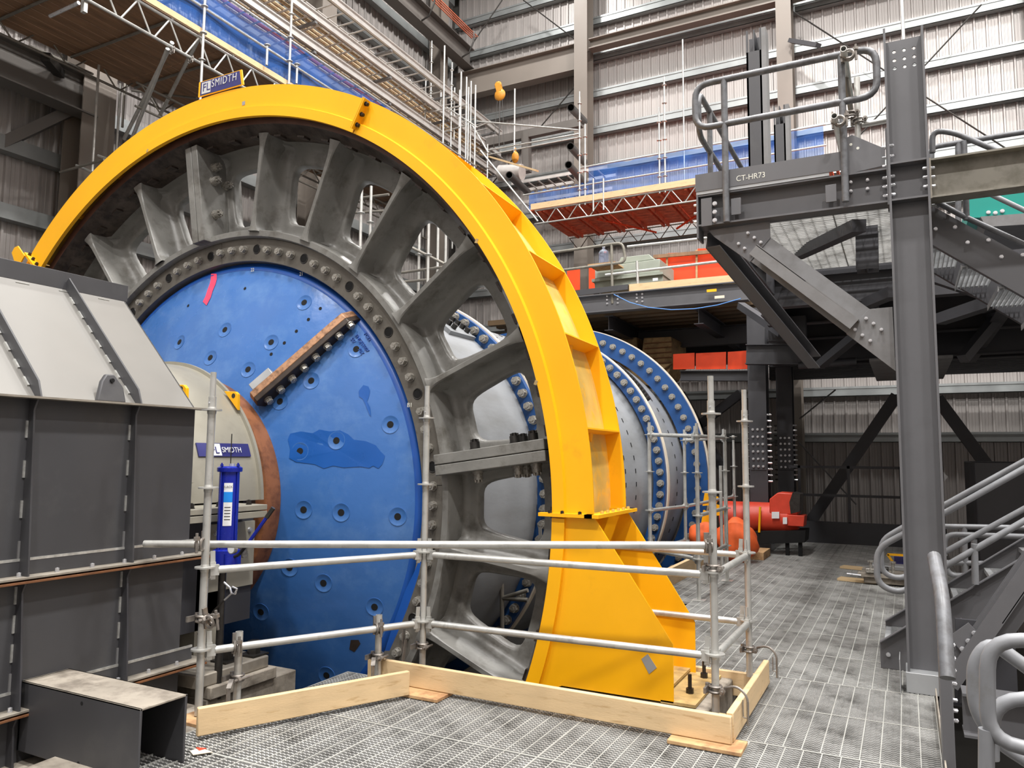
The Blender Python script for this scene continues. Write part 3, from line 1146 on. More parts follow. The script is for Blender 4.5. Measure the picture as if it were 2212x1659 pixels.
b.hexa([V((-2.4, YG0 + .015, .0)), V((-1.55, YG0 + .015, .0)), V((-1.55, YG1, .0)), V((-2.4, YG1, .0)), V((-2.4, YG0 + .015, .02)), V((-1.55, YG0 + .015, .02)), V((-1.55, YG1, .02)), V((-2.4, YG1, .02))])
b.box(-1.56, -1.32, YG0 + .0, YG1 + .03, -.03, -.01)
bp = b.build('base_plate', 'tan', guard)
for y in (5.55, 5.98):
    MB().tube((-1.42, y, -.01), (-1.42, y, .12), .014, 8).tube((-1.42, y, -.01), (-1.42, y, .025), .028, 6).build('anchor_bolt', 'boltdark', bp)
b = MB()
cc = P(1396, 1436, Y=YG0 - .001)
b.prism([cc + V(v) for v in ((-.035, 0, .035), (.012, 0, .075), (.075, 0, -.01), (.02, 0, -.06))], (0, -.002, 0))
b.build('data_sticker', 'plate', guard)
c_ = P(526, 223, Y=YG0 - .003)
MB().box(c_.x - .02, c_.x + .02, c_.y, c_.y + .002, c_.z - .02, c_.z + .02).build('small_sticker', 'plate', guard)
for p_ in ((1157, 826), (1029, 520), (318, 325)):
    c_ = P(*p_, Y=YG0 - .03)
    MB().prism([c_ + V(v) for v in ((-.018, 0, -.015), (.006, 0, -.022), (.02, 0, .01), (-.003, 0, .02))], (0, .002, 0)).build('chipped_patch', 'tan', guard)
# maker's sign on top of the guard
sg = thing('maker_sign', (-6.13, 5.3, 5.32))
tag(sg, 'navy sign with yellow border standing on top of the yellow guard', 'sign')
q = [P(428, 210, Y=5.29), P(526, 182, Y=5.29), P(522, 150, Y=5.29), P(430, 178, Y=5.29)]
MB().prism(q, (0, .012, 0)).build('backing', 'yellow', sg)
cq = sum(q, V((0, 0, 0))) / 4
qi = [cq + (v - cq) * .91 + V((0, -.002, 0)) for v in q]
MB().prism(qi, (0, .002, 0)).build('panel', 'navy', sg)
ux = (q[1] - q[0]).normalized()
uz = V((0, -1, 0)).cross(ux) * -1
uz = (q[3] - q[0]) - ux * (q[3] - q[0]).dot(ux)
wv = (q[1] - q[0]).length
pf = q[0] + ux * (.08 * wv) + uz * .12 + V((0, -.004, 0))
MB().prism([pf, pf + ux * wv * .2, pf + ux * wv * .2 + uz * .76, pf + uz * .76], (0, .001, 0)).build('logo_block', 'signgrey', sg)
text('FL', .118, q[0] + ux * (.10 * wv) + uz * .28 + V((0, -.005, 0)), ux, uz, 'navy', sg, .001)
text('SMIDTH', .115, q[0] + ux * (.30 * wv) + uz * .40 + V((0, -.005, 0)), ux, uz, 'signgrey', sg, .001, spacing=1.15, sx=.8)
# ---------------------------------------------------------------- bearing housing
br = thing('bearing_housing', (CX, 4.2, 0))
tag(br, 'beige half-round bearing housing between blue mill disc and dark chute', 'bearing')
b = MB().lathe([(1.26, 3.7), (1.26, 4.84), (1.29, 4.84), (1.29, 4.87), (1.1, 4.87), (1.1, 3.7)], C2, 'Y', R_(2), R_(178), 60, True)
cap = b.build('cap', 'beige', br)
MB().lathe([(1.265, 4.05), (1.34, 4.05), (1.34, 4.12), (1.265, 4.12)], C2, 'Y', R_(9), R_(178), 60, True).build('cap_rib', 'beige', cap)
for y0, y1 in ((3.7, 4.79),):
    ye = P(578, 1085, X=CX + 1.6).y
    b = MB().box(CX + 1.10, CX + 1.60, y0, ye, CZ - .012, CZ + .03)
    b.box(CX + 1.10, CX + 1.60, y0, ye, CZ - .07, CZ - .02)
    fl = b.build('split_flange', 'beige', br, bevel=.004)
    for y in (3.95, 4.2, 4.35, 4.5):
        bolt(fl, (CX + 1.5, y, CZ + .03), (0, 0, 1), .02, m='boltdark', h=.035)
b = MB().box(CX - 1.3, CX + 1.3, 3.7, 4.75, .3, CZ - .09)
b.build('lower_body', 'steeldark', br)
b = MB().box(CX + 1.31, CX + 1.33, 4.28, 4.74, .58, 1.1)
pl = b.build('side_plate', 'beige', br)
for y, z in ((4.33, 1.03), (4.68, 1.03)):
    bolt(pl, (CX + 1.33, y, z), (1, 0, 0), .018, m='boltzinc')
b = MB().tube((CX + 1.33, 4.55, .85), (CX + 1.43, 4.55, .85), .03, 12)
b.build('pipe_stub', 'bolt', pl)
b = MB().box(CX + 1.05, CX + 1.3, 4.2, 4.45, .0, .8)
b.build('leg_plate', 'beige', br)
fu, fw = P(581, 1415, Z=.09), P(640, 1446, Z=-.09)
b = MB().box(CX - 1.4, fu.x, 3.9, fu.y, .0, .09)
b.build('base_plate', 'chuteflange', br, bevel=.01)
for x, y in ((P(489, 1425, Z=.1).x, P(489, 1425, Z=.1).y), (P(548, 1412, Z=.1).x, P(548, 1412, Z=.1).y)):
    nb = MB().box(x - .08, x + .08, y - .08, y + .08, .09, .105)
    nb.tube((x, y, .105), (x, y, .15), .05, 6).tube((x, y, .15), (x, y, .2), .05, 6)
    nb.build('anchor_nut', 'boltdark', br)
# lifting lugs (yellow)
for q, hole, Y in ((((484, 845), (508, 846), (513, 851), (513, 886)), (504, 855), 4.80), (((380, 831), (396, 831), (402, 838), (401, 862)), (391, 840), 4.25)):
    lg = MB().prism([P(*v, Y=Y) for v in q], (0, .03, 0)).build('lifting_lug', 'yellow', br, bevel=.003)
    e = P(*hole, Y=Y - .001)
    MB().tube(e, e + V((0, .002, 0)), .022, 12).build('lug_hole', 'boltdark', lg)
# maker plate on the cap
a0, a1 = R_(18.8), R_(24.0)
b = MB().lathe([(1.262, 4.25), (1.272, 4.25), (1.272, 4.79), (1.262, 4.79)], C2, 'Y', a0, a1, 6, True)
mp = b.build('maker_plate', 'navy', br)
pc = lambda y, a: pol(1.275, R_(a), y)
b = MB().add([pc(4.37, 19.1), pc(4.48, 19.1), pc(4.48, 23.7), pc(4.37, 23.7)], [(0, 1, 2, 3)])
b.build('logo_block', 'white', mp)
text('FL', .085, pc(4.375, 19.9) + rad(R_(21)) * .004, (0, 1, 0), tan(R_(21)), 'navy', mp, .001)
text('SMIDTH', .066, pc(4.485, 20.3) + rad(R_(21)) * .004, (0, 1, 0), tan(R_(21)), 'white', mp, .001, sx=.88)

# concrete foundation of the bearing
b = MB().box(-8, fu.x + .04, 3.99, fu.y + .05, -.09, .0)
b.box(-8, fw.x, 3.99, fw.y, -3, -.09)
o = b.build('bearing_foundation', 'concrete', None, bevel=.01)
tag(o, 'stepped dusty concrete plinth under the mill bearing', 'foundation')
# pedestal of the guard
b = MB().box(-2.35, -1.24, 5.22, 6.26, -.30, -.035)
b.box(-2.55, -1.34, 5.3, 6.18, -3, -.30)
o = b.build('guard_pedestal', 'concrete', None, bevel=.015)
tag(o, 'concrete pedestal under the yellow guard foot', 'foundation')
# pit side walls below the walkway
b = MB().box(-2.32, -2.27, 6.3, 16, -3, -.1).build('pit_wall', 'ground', None, kind='structure')
b = MB().box(-3.9, -1.1, 4.86, 4.9, -3, -.35).build('pit_wall', 'ground', None, kind='structure')

# ---------------------------------------------------------------- hydraulic pump on its stand
pu = thing('hydraulic_pump', (-4.47, 4.1, -.1))
tag(pu, 'royal blue upright cylinder pump with white label behind the top guardrail', 'pump')
px, py = -4.46, 4.1
b = MB().lathe([(.001, .83), (.095, .83), (.095, .95), (.072, .96), (.072, 1.53), (.001, 1.53)], (px, py), 'Z', n=28)
b.box(px - .07, px + .07, py - .075, py + .075, .84, .93)
body = b.build('cylinder', 'pump', pu)
MB().lathe([(.001, 1.52), (.088, 1.52), (.09, 1.53), (.09, 1.55), (.072, 1.56), (.001, 1.56)], (px, py), 'Z', n=28).build('end_cap', 'pump', pu)
for k in range(4):
    a = .05 + k * PI / 2
    x, y = px + .08 * math.cos(a), py + .08 * math.sin(a)
    MB().tube((x, y, .95), (x, y, 1.585), .006, 6).tube((x, y, 1.56), (x, y, 1.575), .012, 6).build('tie_rod', 'pump', pu)
MB().tube((px + .005, py, 1.56), (px + .005, py, 1.80), .004, 6).build('thin_rod', 'boltdark', pu)
MB().tube((px + .02, py, 1.56), (px + .02, py, 1.58), .02, 8).build('filler_plug', 'boltzinc', pu)
la, lb = R_(-70), R_(-22)
b = MB().lathe([(.0735, 1.13), (.0745, 1.13), (.0745, 1.44), (.0735, 1.44)], (px, py), 'Z', la, lb, 8, True)
lbw = b.build('label', 'white', pu)
MB().lathe([(.0746, 1.30), (.0752, 1.30), (.0752, 1.375), (.0746, 1.375)], (px, py), 'Z', la, lb, 8, True).build('label_band', 'labelblue', lbw)
for k in range(5):
    z = 1.26 - k * .022
    MB().lathe([(.0748, z), (.0752, z), (.0752, z + .006), (.0748, z + .006)], (px, py), 'Z', la + .12, lb - .15, 6, True).build('print_line', 'boltdark', lbw)
n_ = V((math.cos((la + lb) / 2), math.sin((la + lb) / 2), 0))
text('BLACK', .022, V((px, py, 1.405)) + n_ * .078 - V((-n_.y, n_.x, 0)) * .038, (-n_.y, n_.x, 0), (0, 0, 1), 'boltdark', lbw, .0005)
gz = P(499, 1186, Y=3.98)
b = MB().tube(gz, gz + V((0, .03, 0)), .036, 20)
gg = b.build('pressure_gauge', 'bolt', pu)
MB().tube(gz - V((0, .001, 0)), gz, .03, 20).build('dial', 'white', gg)
h0, h1 = P(580, 1112, Y=4.15), P(537, 1172, Y=4.1)
MB().tube(h0, h1, .013, 8).build('hand_lever', 'pump', pu)
MB().tube(h0 + (h0 - h1) * .25, h0 - (h0 - h1) * .1, .017, 8).build('lever_grip', 'boltdark', pu)
b = MB().path([h1, P(515, 1200, Y=4.1), (px + .05, py - .02, .9)], .012, 8, bend=.03)
b.build('lever_link', 'boltdark', pu)
MB().tube((px - .03, py, -.11), (px - .03, py, .83), .028, 12).build('stand_tube', 'boltdark', pu)
# hose with chrome couplings
hs = thing('hydraulic_hose', P(480, 1300, Y=3.75))
tag(hs, 'black hose with bright brass couplings dangling beside the left post', 'hose')
hp = [P(*q, Y=3.75) for q in ((428, 1370), (445, 1345), (463, 1318), (485, 1296), (500, 1282), (508, 1283), (512, 1272), (505, 1264), (500, 1270), (490, 1260), (477, 1240))]
MB().path(hp[:4], .007, 8).build('hose', 'boltdark', hs)
MB().path(hp[3:6], .006, 8).build('coupling', 'boltzinc', hs)
MB().path([hp[4], P(497, 1270, Y=3.75), P(484, 1258, Y=3.75)], .007, 8).build('coupling', 'boltzinc', hs)
MB().path([hp[5], hp[6], P(502, 1268, Y=3.75)], .007, 8).build('coupling', 'boltzinc', hs)

# ---------------------------------------------------------------- charcoal feed chute at left
WX = -4.55
ch = thing('feed_chute', (WX, 2.6, 0))
tag(ch, 'charcoal steel feed chute with stiffeners and a sloping top toned as lit from above, at left', 'chute')
Y0, Y1 = 1.2, 3.84
for z0, z1 in ((.99, 1.97), (.26, .90), (-.6, .17)):
    y1 = Y1 if z0 > .9 else 3.80
    b = MB().box(WX - .012, WX, Y0, y1, z0 - .05, z1)
    b.box(WX - 1.2, WX - .012, y1 - .012, y1, z0 - .05, z1)
    b.build('wall_plate', 'chute', ch)
for z in (.93, .19):
    for dz, m in ((.012, 'chuteflange'), (-.012, 'rustedge')):
        MB().box(WX - .01, WX + .10, Y0, 3.96, z + dz - .007, z + dz + .007).build('bolted_flange', m, ch, bevel=.002)
    MB().box(WX - 1.0, WX - .01, 3.80, 3.96, z + .005, z + .02).build('bolted_flange', 'chuteflange', ch)
    for k in range(8):
        y = 2.2 + k * .22
        bolt(ch, (WX + .055, y, z + .02), (0, 0, 1), .012, m='boltzinc', h=.022)
    MB().box(WX + .0, WX + .012, Y0, 3.9, z + .10, z + .115).build('weld_bead', 'weld', ch)
    MB().box(WX + .0, WX + .01, Y0, 3.9, z + .02, z + .1).build('flange_upstand', 'chute', ch)
ys = [P(65, 870, X=WX).y, P(285, 880, X=WX).y]
ys = [ys[0], ys[1]]
sl_b, sl_t = V((WX, 0, 1.975)), V((-5.42, 0, 2.86))
sd = (sl_t - sl_b)
for y in [ys[0] - (ys[1] - ys[0])] + ys:
    for z0, z1 in ((.945, 1.96), (.205, .915), (-.6, .175)):
        MB().prism([(WX, y - .006, z0), (WX + .095, y - .006, z0), (WX + .085, y - .006, z0 + .25), (WX + .05, y - .006, z1 - .06), (WX + .08, y - .006, z1), (WX, y - .006, z1)], (0, .012, 0)).build('stiffener', 'chute' if z0 > .5 else 'steeldark', ch, bevel=.002)
        if z0 > 0:
            for k in range(4):
                z = z0 + .1 + k * (z1 - z0) / 4.4
                MB().box(WX, WX + .008, y - .018, y - .006, z, z + .1).build('weld_bead', 'weld' if k else 'steelmid', ch)
# sloping top
nrm = V((sd.z, 0, -sd.x)).normalized()
b = MB().prism([sl_b + V((.0, Y0, 0)), sl_t + V((0, Y0, 0)), sl_t + V((0, Y1, 0)), sl_b + V((.0, Y1, 0))], -nrm * .012)
top = b.build('sloping_plate', 'chute_toplit', ch)
b = MB().box(WX - .02, WX + .10, Y0, Y1 + .13, 1.965, 1.977)
b.build('top_edge_flange', 'chuteflange', ch)
for y in [ys[0] - (ys[1] - ys[0])] + ys:
    yy = y + .03
    A, B = sl_b + V((.06, yy, .0)), sl_t + V((0, yy, 0))
    st = MB().prism([sl_b + V((0, yy, 0)), sl_b + V((.05, yy, 0)), sl_b + V((0, yy, 0)) + sd * .05 + nrm * .08, sl_t + V((0, yy, 0)) + nrm * .08, sl_t + V((0, yy, 0))], (0, .012, 0)).build('stiffener', 'chute', ch, bevel=.002)
    for k in range(7):
        q = sl_b + V((0, yy - .014, 0)) + sd * (.08 + k * .125)
        MB().prism([q, q + sd * .06, q + sd * .06 + nrm * .01, q + nrm * .01], (0, .012, 0)).build('weld_bead', 'weld', st)
MB().prism([sl_t + V((.0, Y0, -.03)), sl_t + V((.03, Y0, -.03)), sl_t + V((.03, Y0, .10)), sl_t + V((0, Y0, .10))], (0, Y1 - Y0 + .02, 0)).build('rim_plate', 'chute', ch, bevel=.003)
MB().box(-7, sl_t.x + .02, Y0, Y1, sl_t.z - .03, sl_t.z).build('roof_plate', 'chute', ch)
MB().prism([sl_b + V((0, Y1 - .012, 0)), sl_t + V((0, Y1 - .012, 0)), (-7, Y1 - .012, sl_t.z), (-7, Y1 - .012, 1.95)], (0, .012, 0)).build('end_plate', 'chute', ch)
for k in range(6):
    y = 2.1 + k * .3
    MB().prism([sl_t + V((.0, y, -.034)) - sd * .01, sl_t + V((.03, y, -.04)) - sd * .02, sl_t + V((.03, y + .09, -.04)) - sd * .02, sl_t + V((.0, y + .09, -.034)) - sd * .01], nrm * .012).build('weld_bead', 'weld', ch)
# lifting eye on the slope
e = P(238, 868, X=WX + .0)
y = P(238, 868, X=WX).y
b = MB().prism([(WX + .02, y - .10, 1.98), (WX + .02, y + .10, 1.98), (WX - .0, y + .09, 2.08), (WX - .02, y + .035, 2.16), (WX - .02, y - .02, 2.16), (WX - .02, y - .05, 2.11)], (-.035, 0, .0))
ey = b.build('lifting_eye', 'chute', ch, bevel=.008)
MB().tube((WX + .001, y + .01, 2.12), (WX - .02, y + .01, 2.12), .014, 12).build('eye_hole', 'black', ey)
# square duct stub pointing right
sq = thing('duct_stub', (-3.95, 2.95, -.03))
tag(sq, 'open square charcoal duct stub on floor below the feed chute', 'duct')
xa, xb, ya, yb, za, zb = WX + .0, -3.52, 2.72, 3.01, -.03, .352
MB().box(xa, xb, ya, ya + .014, za, zb).build('side_plate', 'chute', sq, bevel=.003)
MB().box(xa, xb, yb - .014, yb, za, zb).build('side_plate', 'chute', sq, bevel=.003)
MB().box(xa, xb, ya, yb, zb - .012, zb).build('top_plate', 'concrete', sq, bevel=.003)
MB().box(xa, xb, ya + .014, yb - .014, za, za + .012).build('bottom_plate', 'chute', sq)
for x, z in ((xb - .47, .31), (xb - .47, .0), (xb - .2, .0)):
    MB().tube((x, ya + .001, z), (x, ya - .0008, z), .011, 10).build('bolt_hole', 'black', sq)
MB().box(xa + .01, xa + .02, ya, yb, za, zb).build('back_plate', 'steeldark', sq)
bp2 = MB().box(-4.5, -3.48, 1.9, 2.7, -.12, -.02)
o = MB().prism([P(50, 1659, Z=.0), P(142, 1624, Z=.0), P(245, 1659, Z=.0), P(260, 1720, Z=.0), P(0, 1720, Z=0)], (0, 0, -.1)).build('concrete_block', 'concrete', None, bevel=.008)
tag(o, 'dusty concrete block at the bottom left corner in front of the duct stub', 'block')
MB().box(-4.6, -3.86, 2.3, 3.9, -.35, -.1).build('trim_4', 'concrete', None, kind='structure')

# ---------------------------------------------------------------- guardrail scaffold in front of the mill
def ros(m):
    m.lathe([(.024, -.005), (.062, -.005), (.062, .005), (.024, .005)], (0, 0), 'Z', n=24, close=True)
    m.lathe([(.024, .02), (.028, .006), (.028, -.02), (.0245, -.03)], (0, 0), 'Z', n=16)


def post(x, y, z0, z1, discs, label, group=None, r=.0242, m='galv', spig=.16, name='scaffold_post', base=False, lean=(0, 0)):
    t = thing(name, (x, y, z0))
    tag(t, label, 'post', group)
    zt_ = z1 - spig if spig else z1
    b = MB().tube((x, y, z0), (x + lean[0], y + lean[1], zt_), r, 16, hollow=.15 if not spig else 0)
    b.build('tube', m, t)
    if spig:
        sp = MB().tube((x + lean[0], y + lean[1], zt_), (x + lean[0], y + lean[1], z1), r * .8, 14).build('spigot', m, t)
        if r > .02:
            MB().tube((x, y - r * 1.2, zt_ - .04), (x, y + r * 1.2, zt_ - .04), .006, 8).build('locking_pin', 'boltzinc', t)
    for z in discs:
        inst('rosette', 'ros%.3f' % r, ros, m, t, (x, y, z))
    if base:
        MB().box(x - .075, x + .075, y - .075, y + .075, z0 - .0, z0 + .008).build('base_plate', m, t)
        MB().tube((x, y, z0), (x, y, z0 + .3), r * .75, 10).build('jack', 'bolt', t)
    return t


def wedge_head(b, p, d):
    """cast ledger head with its upright wedge"""
    d = V(d).normalized()
    b.bar(p + d * .032, p + d * .085, .036, .066)
    b.bar(p + d * .03, p + d * .065, .02, .10)
    b.bar(p + d * .052 + V((0, 0, -.06)), p + d * .044 + V((0, 0, .12)), .007, .03, up=d)
    return b


def ledger(p0, p1, label, group=None, m='galv', r=.0242, heads=True, name='scaffold_ledger'):
    p0, p1 = V(p0), V(p1)
    d = (p1 - p0).normalized()
    t = thing(name, (p0 + p1) / 2)
    tag(t, label, 'rail', group)
    MB().tube(p0 + d * .08, p1 - d * .08, r, 14).build('tube', m, t)
    if heads:
        wedge_head(MB(), p0, d).build('wedge_head', m, t)
        wedge_head(MB(), p1, -d).build('wedge_head', m, t)
    return t


def clamp(p, d, label, name='scaffold_clamp', hook=True):
    """swivel coupler: two half shells, hinge, bolt with nut"""
    p = V(p)
    d = V(d).normalized()
    t = thing(name, p)
    tag(t, label, 'clamp')
    s = d.cross(V((0, 0, 1)))
    s = s.normalized() if s.length > .1 else V((1, 0, 0))
    u = s.cross(d)
    b = MB()
    b.path([p + s * .036 * math.cos(k * .52) + u * .036 * math.sin(k * .52) - d * .016 for k in range(12)], .009, 6, closed=True)
    b.path([p + s * .036 * math.cos(k * .52) + u * .036 * math.sin(k * .52) + d * .016 for k in range(12)], .009, 6, closed=True)
    b.build('half_shell', 'clamp', t)
    MB().tube(p + s * .05 - u * .05, p + s * .05 + u * .075, .009, 8).tube(p + s * .05 + u * .03, p + s * .05 + u * .052, .02, 6).build('clamp_bolt', 'clamp', t)
    MB().tube(p - s * .05 - d * .03, p - s * .05 + d * .03, .014, 8).build('hinge_pin', 'clamp', t)
    if hook:
        MB().bar(p - s * .05 - u * .05, p - s * .05 + u * .08, .014, .034, up=d).build('wedge', 'clamp', t)
    return t


PL, PC, PR, PB = (-3.98, 3.49), (-3.23, 4.86), (-1.106, 4.95), (-1.10, 6.07)
ZD = (.43, .935, 1.435, 1.935)
post(PL[0], PL[1], .03, 2.18, ZD, 'left galvanised scaffold post standing in front of the blue pump')
post(PC[0], PC[1], .05, 2.18, ZD, 'middle galvanised scaffold post in front of the gear bolting flange')
post(PR[0], PR[1], .02, 2.18, ZD, 'front right galvanised scaffold post at the corner of the timber box')
post(PB[0], PB[1], .02, 2.18, ZD, 'rear right galvanised scaffold post with brown stain, left of the grey column')
for z, w in ((.915, 'middle'), (.415, 'lower')):
    ledger((PL[0], PL[1], z), (PC[0], PC[1], z), w + ' guardrail from the left post to the centre post in front of blue disc')
    ledger((PC[0], PC[1], z), (PR[0], PR[1], z), w + ' guardrail from the centre post to the right post across the yellow foot')
    ledger((PR[0], PR[1], z), (PB[0], PB[1], z), w + ' short guardrail receding between the two right posts')
    ledger((-2.9, 6.1, z), (PB[0], PB[1], z), w + ' guardrail behind the yellow foot ending at the rear right post')
a, c = P(312, 1175, Y=3.43), P(1533, 1178, Y=4.90)
o = MB().tube(a, c, .0242, 16, hollow=.15).build('scaffold_tube', 'galv', None)
tag(o, 'long bright top rail tube spanning the whole front with a free left end', 'rail')
mid = V((PL[0] + .03, PL[1] - .0, 0))
clamp(P(433, 1176, Y=3.455), (c - a), 'coupler joining the top tube to the left post')
clamp(P(1530, 1180, Y=4.9), (c - a), 'coupler joining the top tube to the front right post')
clamp((PL[0], PL[1], .62), (0, 0, 1), 'empty swivel coupler hanging on the left post')
clamp((PL[0] + .08, PL[1] + .0, .61), (0, 1, .2), 'open coupler half sticking out right of the left post')
clamp((PR[0], PR[1], .96), (0, 0, 1), 'coupler around the front right post under the top tube')
# short posts clamped to the lower rail
def onrail(x, y):
    best = None
    for k in range(0, 101):
        q = V((PL[0], PL[1], .415)).lerp(V((PC[0], PC[1], .415)), k / 100)
        d = q - CC
        px_ = 1106 + FPX * d.dot(CR) / d.dot(CF)
        if best is None or abs(px_ - x) < best[0]:
            best = (abs(px_ - x), q)
    return best[1]


for x, nm in ((512, 'left'), (818, 'right')):
    q = onrail(x, 0) + V((-.03, .045, 0))
    post(q.x, q.y, .0, .50, (), nm + ' short vertical tube clamped between lower rail and toe board', spig=0, name='short_post')
    clamp((q.x + .03, q.y - .045, .415), (PC[0] - PL[0], PC[1] - PL[1], 0), nm + ' coupler on the lower rail holding the short tube')
    clamp((q.x, q.y, .21), (0, 0, 1), nm + ' coupler low on the short tube above the toe board')
    b = MB()
    b.bar((q.x + .035, q.y - .105, .0), (q.x + .035, q.y - .105, .17), .03, .006)
    b.bar((q.x + .035, q.y - .105, .17), (q.x + .0, q.y - .05, .21), .03, .006)
    o = b.build('board_clip', 'clamp', None)
    tag(o, nm + ' flat steel clip gripping the left toe board', 'clip')


def board(p0, p1, z0, h, t, label, m='wood', name='toe_board'):
    p0, p1 = V(p0), V(p1)
    p0.z = p1.z = z0 + h / 2
    o = MB().bar(p0, p1, t, h).build(name, m, None, bevel=.006)
    return tag(o, label, 'board')


board((-3.715, 3.25, 0), (-3.085, 4.475, 0), .022, .16, .038, 'front left timber toe board running from left post to the centre')
C0, C1 = V((-3.62, 4.765, 0)), V((-.955, 4.845, 0))
board((-3.55, 4.64, 0), (-.94, 4.605, 0), .026, .155, .038, 'long timber toe board under the yellow guard')
board((-.955, 4.63, 0), (-.955, 5.93, 0), .026, .165, .04, 'timber toe board receding on the right side of the box')
board((-1.9, 6.16, 0), (-.98, 6.16, 0), -.16, .18, .038, 'rear timber toe board behind the yellow foot', m='wood')
for q, lb, dx, dy in (((-3.95, 3.46, 0), 'timber sole pad under the left post', .26, .16), ((-3.02, 4.62, 0), 'square timber sole pad under the centre post', .34, .30),
                      ((-1.08, 4.60, 0), 'long timber sole pad at the front right corner', .42, .2), ((-1.0, 5.98, 0), 'small timber pad under the rear right post', .1, .12)):
    o = MB().box(q[0] - dx / 2, q[0] + dx / 2, q[1] - dy / 2, q[1] + dy / 2, .002, .024).build('sole_board', 'woodpad', None, bevel=.003)
    tag(o, lb, 'board')
o = MB().box(-1.03, -.99, 4.66, 4.70, .026, .16).build('wood_block', 'woodpad', None, bevel=.003)
tag(o, 'small upright timber block beside the front right post', 'block')
for x, y, lb in ((PR[0] + .04, PR[1] - .03, 'coupler with looped pin gripping boards at the front right corner'), (PB[0] + .04, PB[1] - .02, 'coupler gripping the board beside the rear right post')):
    clamp((x - .04, y + .03, .22), (0, 0, 1), lb)
    o = MB().path([(x + .02, y, .24), (x + .10, y - .02, .27), (x + .165, y - .03, .22), (x + .165, y - .03, .05)], .008, 8, bend=.05).path([(x + .14, y - .05, .2), (x + .14, y - .05, .1), (x + .17, y - .06, .1), (x + .17, y - .06, .2)], .004, 6, bend=.01).build('board_bracket', 'clamp', None)
    tag(o, 'curved bracket hooked over the side board, ' + ('front' if 'front' in lb else 'rear') + ' one', 'bracket')
o = MB().bar((PC[0] - .1, PC[1] - .13, .02), (PC[0] - .09, PC[1] - .09, .3), .03, .006).bar((PC[0] - .13, PC[1] - .06, .2), (PC[0] - .13, PC[1] - .06, .38), .03, .01).build('board_clip', 'clamp', None)
tag(o, 'flat steel clip holding the long board beside the centre post', 'clip')
clamp((PC[0], PC[1], .25), (0, 0, 1), 'coupler at the foot of the centre post')
q = P(433, 1625, Z=.006)
o = MB().prism([q + V((-.06, -.02, 0)), q + V((.0, -.05, 0)), q + V((.06, .03, 0)), q + V((-.05, .04, 0))], (0, 0, .004)).build('paper_scrap', 'cream', None)
tag(o, 'crumpled pale paper scrap on the grating beside the duct stub', 'paper')
o = MB().prism([P(423, 1618, Z=.004) + V(v) for v in ((0, 0, 0), (.05, -.02, 0), (.06, .02, 0))], (0, 0, .01)).build('paper_scrap', 'red', None)
tag(o, 'tiny red scrap on the grating near the left toe board', 'scrap')
# ---------------------------------------------------------------- grey column at right
co = thing('steel_column', (.10, 6.43, -1))
tag(co, 'tall grey steel column standing on the grating, right of the walkway', 'column')
xl, xr = -.042, .232
for x0, x1, zz in ((xl, xl + .016, 4.97), (xr - .016, xr, 4.93)):
    MB().box(x0, x1, 6.30, 6.55, -1, zz).build('flange', 'steel', co)
MB().box(xl + .016, xr - .016, 6.40, 6.412, -1, 4.55).build('web', 'steel', co)
# perforated web head
b = MB()
zc = [P(1952, y, Y=6.4).z for y in (108, 126.5, 144)]
xc = [P(x, 108, Y=6.4).x for x in (1931, 1952.5, 1974)]
xe = [xl + .016, (xc[0] + xc[1]) / 2, (xc[1] + xc[2]) / 2, xr - .016]
ze = [4.55, (zc[2] + zc[1]) / 2, (zc[1] + zc[0]) / 2, 4.90]
ze = sorted(ze)
for i in range(3):
    for j in range(3):
        cx_, cz_ = xc[i], sorted(zc)[j]
        x0, x1, z0, z1 = xe[i], xe[i + 1], ze[j], ze[j + 1]
        sq_ = []
        ci = []
        for k in range(16):
            a = 2 * PI * k / 16 + PI / 16
            c_, s_ = math.cos(a), math.sin(a)
            t = min((x1 - cx_) / c_ if c_ > 0 else (x0 - cx_) / c_, (z1 - cz_) / s_ if s_ > 0 else (z0 - cz_) / s_)
            ci.append((cx_ + .0135 * c_, cz_ + .0135 * s_))
            sq_.append((cx_ + t * c_, cz_ + t * s_))
        for (u, v), k in (((x1, z1), 0), ((x0, z1), 1), ((x0, z0), 2), ((x1, z0), 3)):
            best = min(range(16), key=lambda q: (sq_[q][0] - u) ** 2 + (sq_[q][1] - v) ** 2)
            sq_[best] = (u, v)
        vs = [(x, y, z) for y in (6.40, 6.412) for x, z in sq_] + [(x, y, z) for y in (6.40, 6.412) for x, z in ci]
        fs = []
        for k in range(16):
            k2 = (k + 1) % 16
            fs += [(k, k2, 32 + k2, 32 + k), (16 + k, 48 + k, 48 + k2, 16 + k2), (32 + k, 32 + k2, 48 + k2, 48 + k)]
        b.add(vs, fs)
b.build('drilled_web_head', 'steel', co, smooth=False)
for z in (3.885, 3.60):
    MB().box(xl + .016, xr - .016, 6.305, 6.545, z, z + .014).build('stiffener_plate', 'steel', co)
MB().box(xl - .012, xr + .012, 6.28, 6.57, .0, .14).build('base_collar', 'plate', co, bevel=.003)
MB().box(xl - .05, xl - .045, 6.2, 6.45, -.02, .24).build('collar_side', 'plate', co)

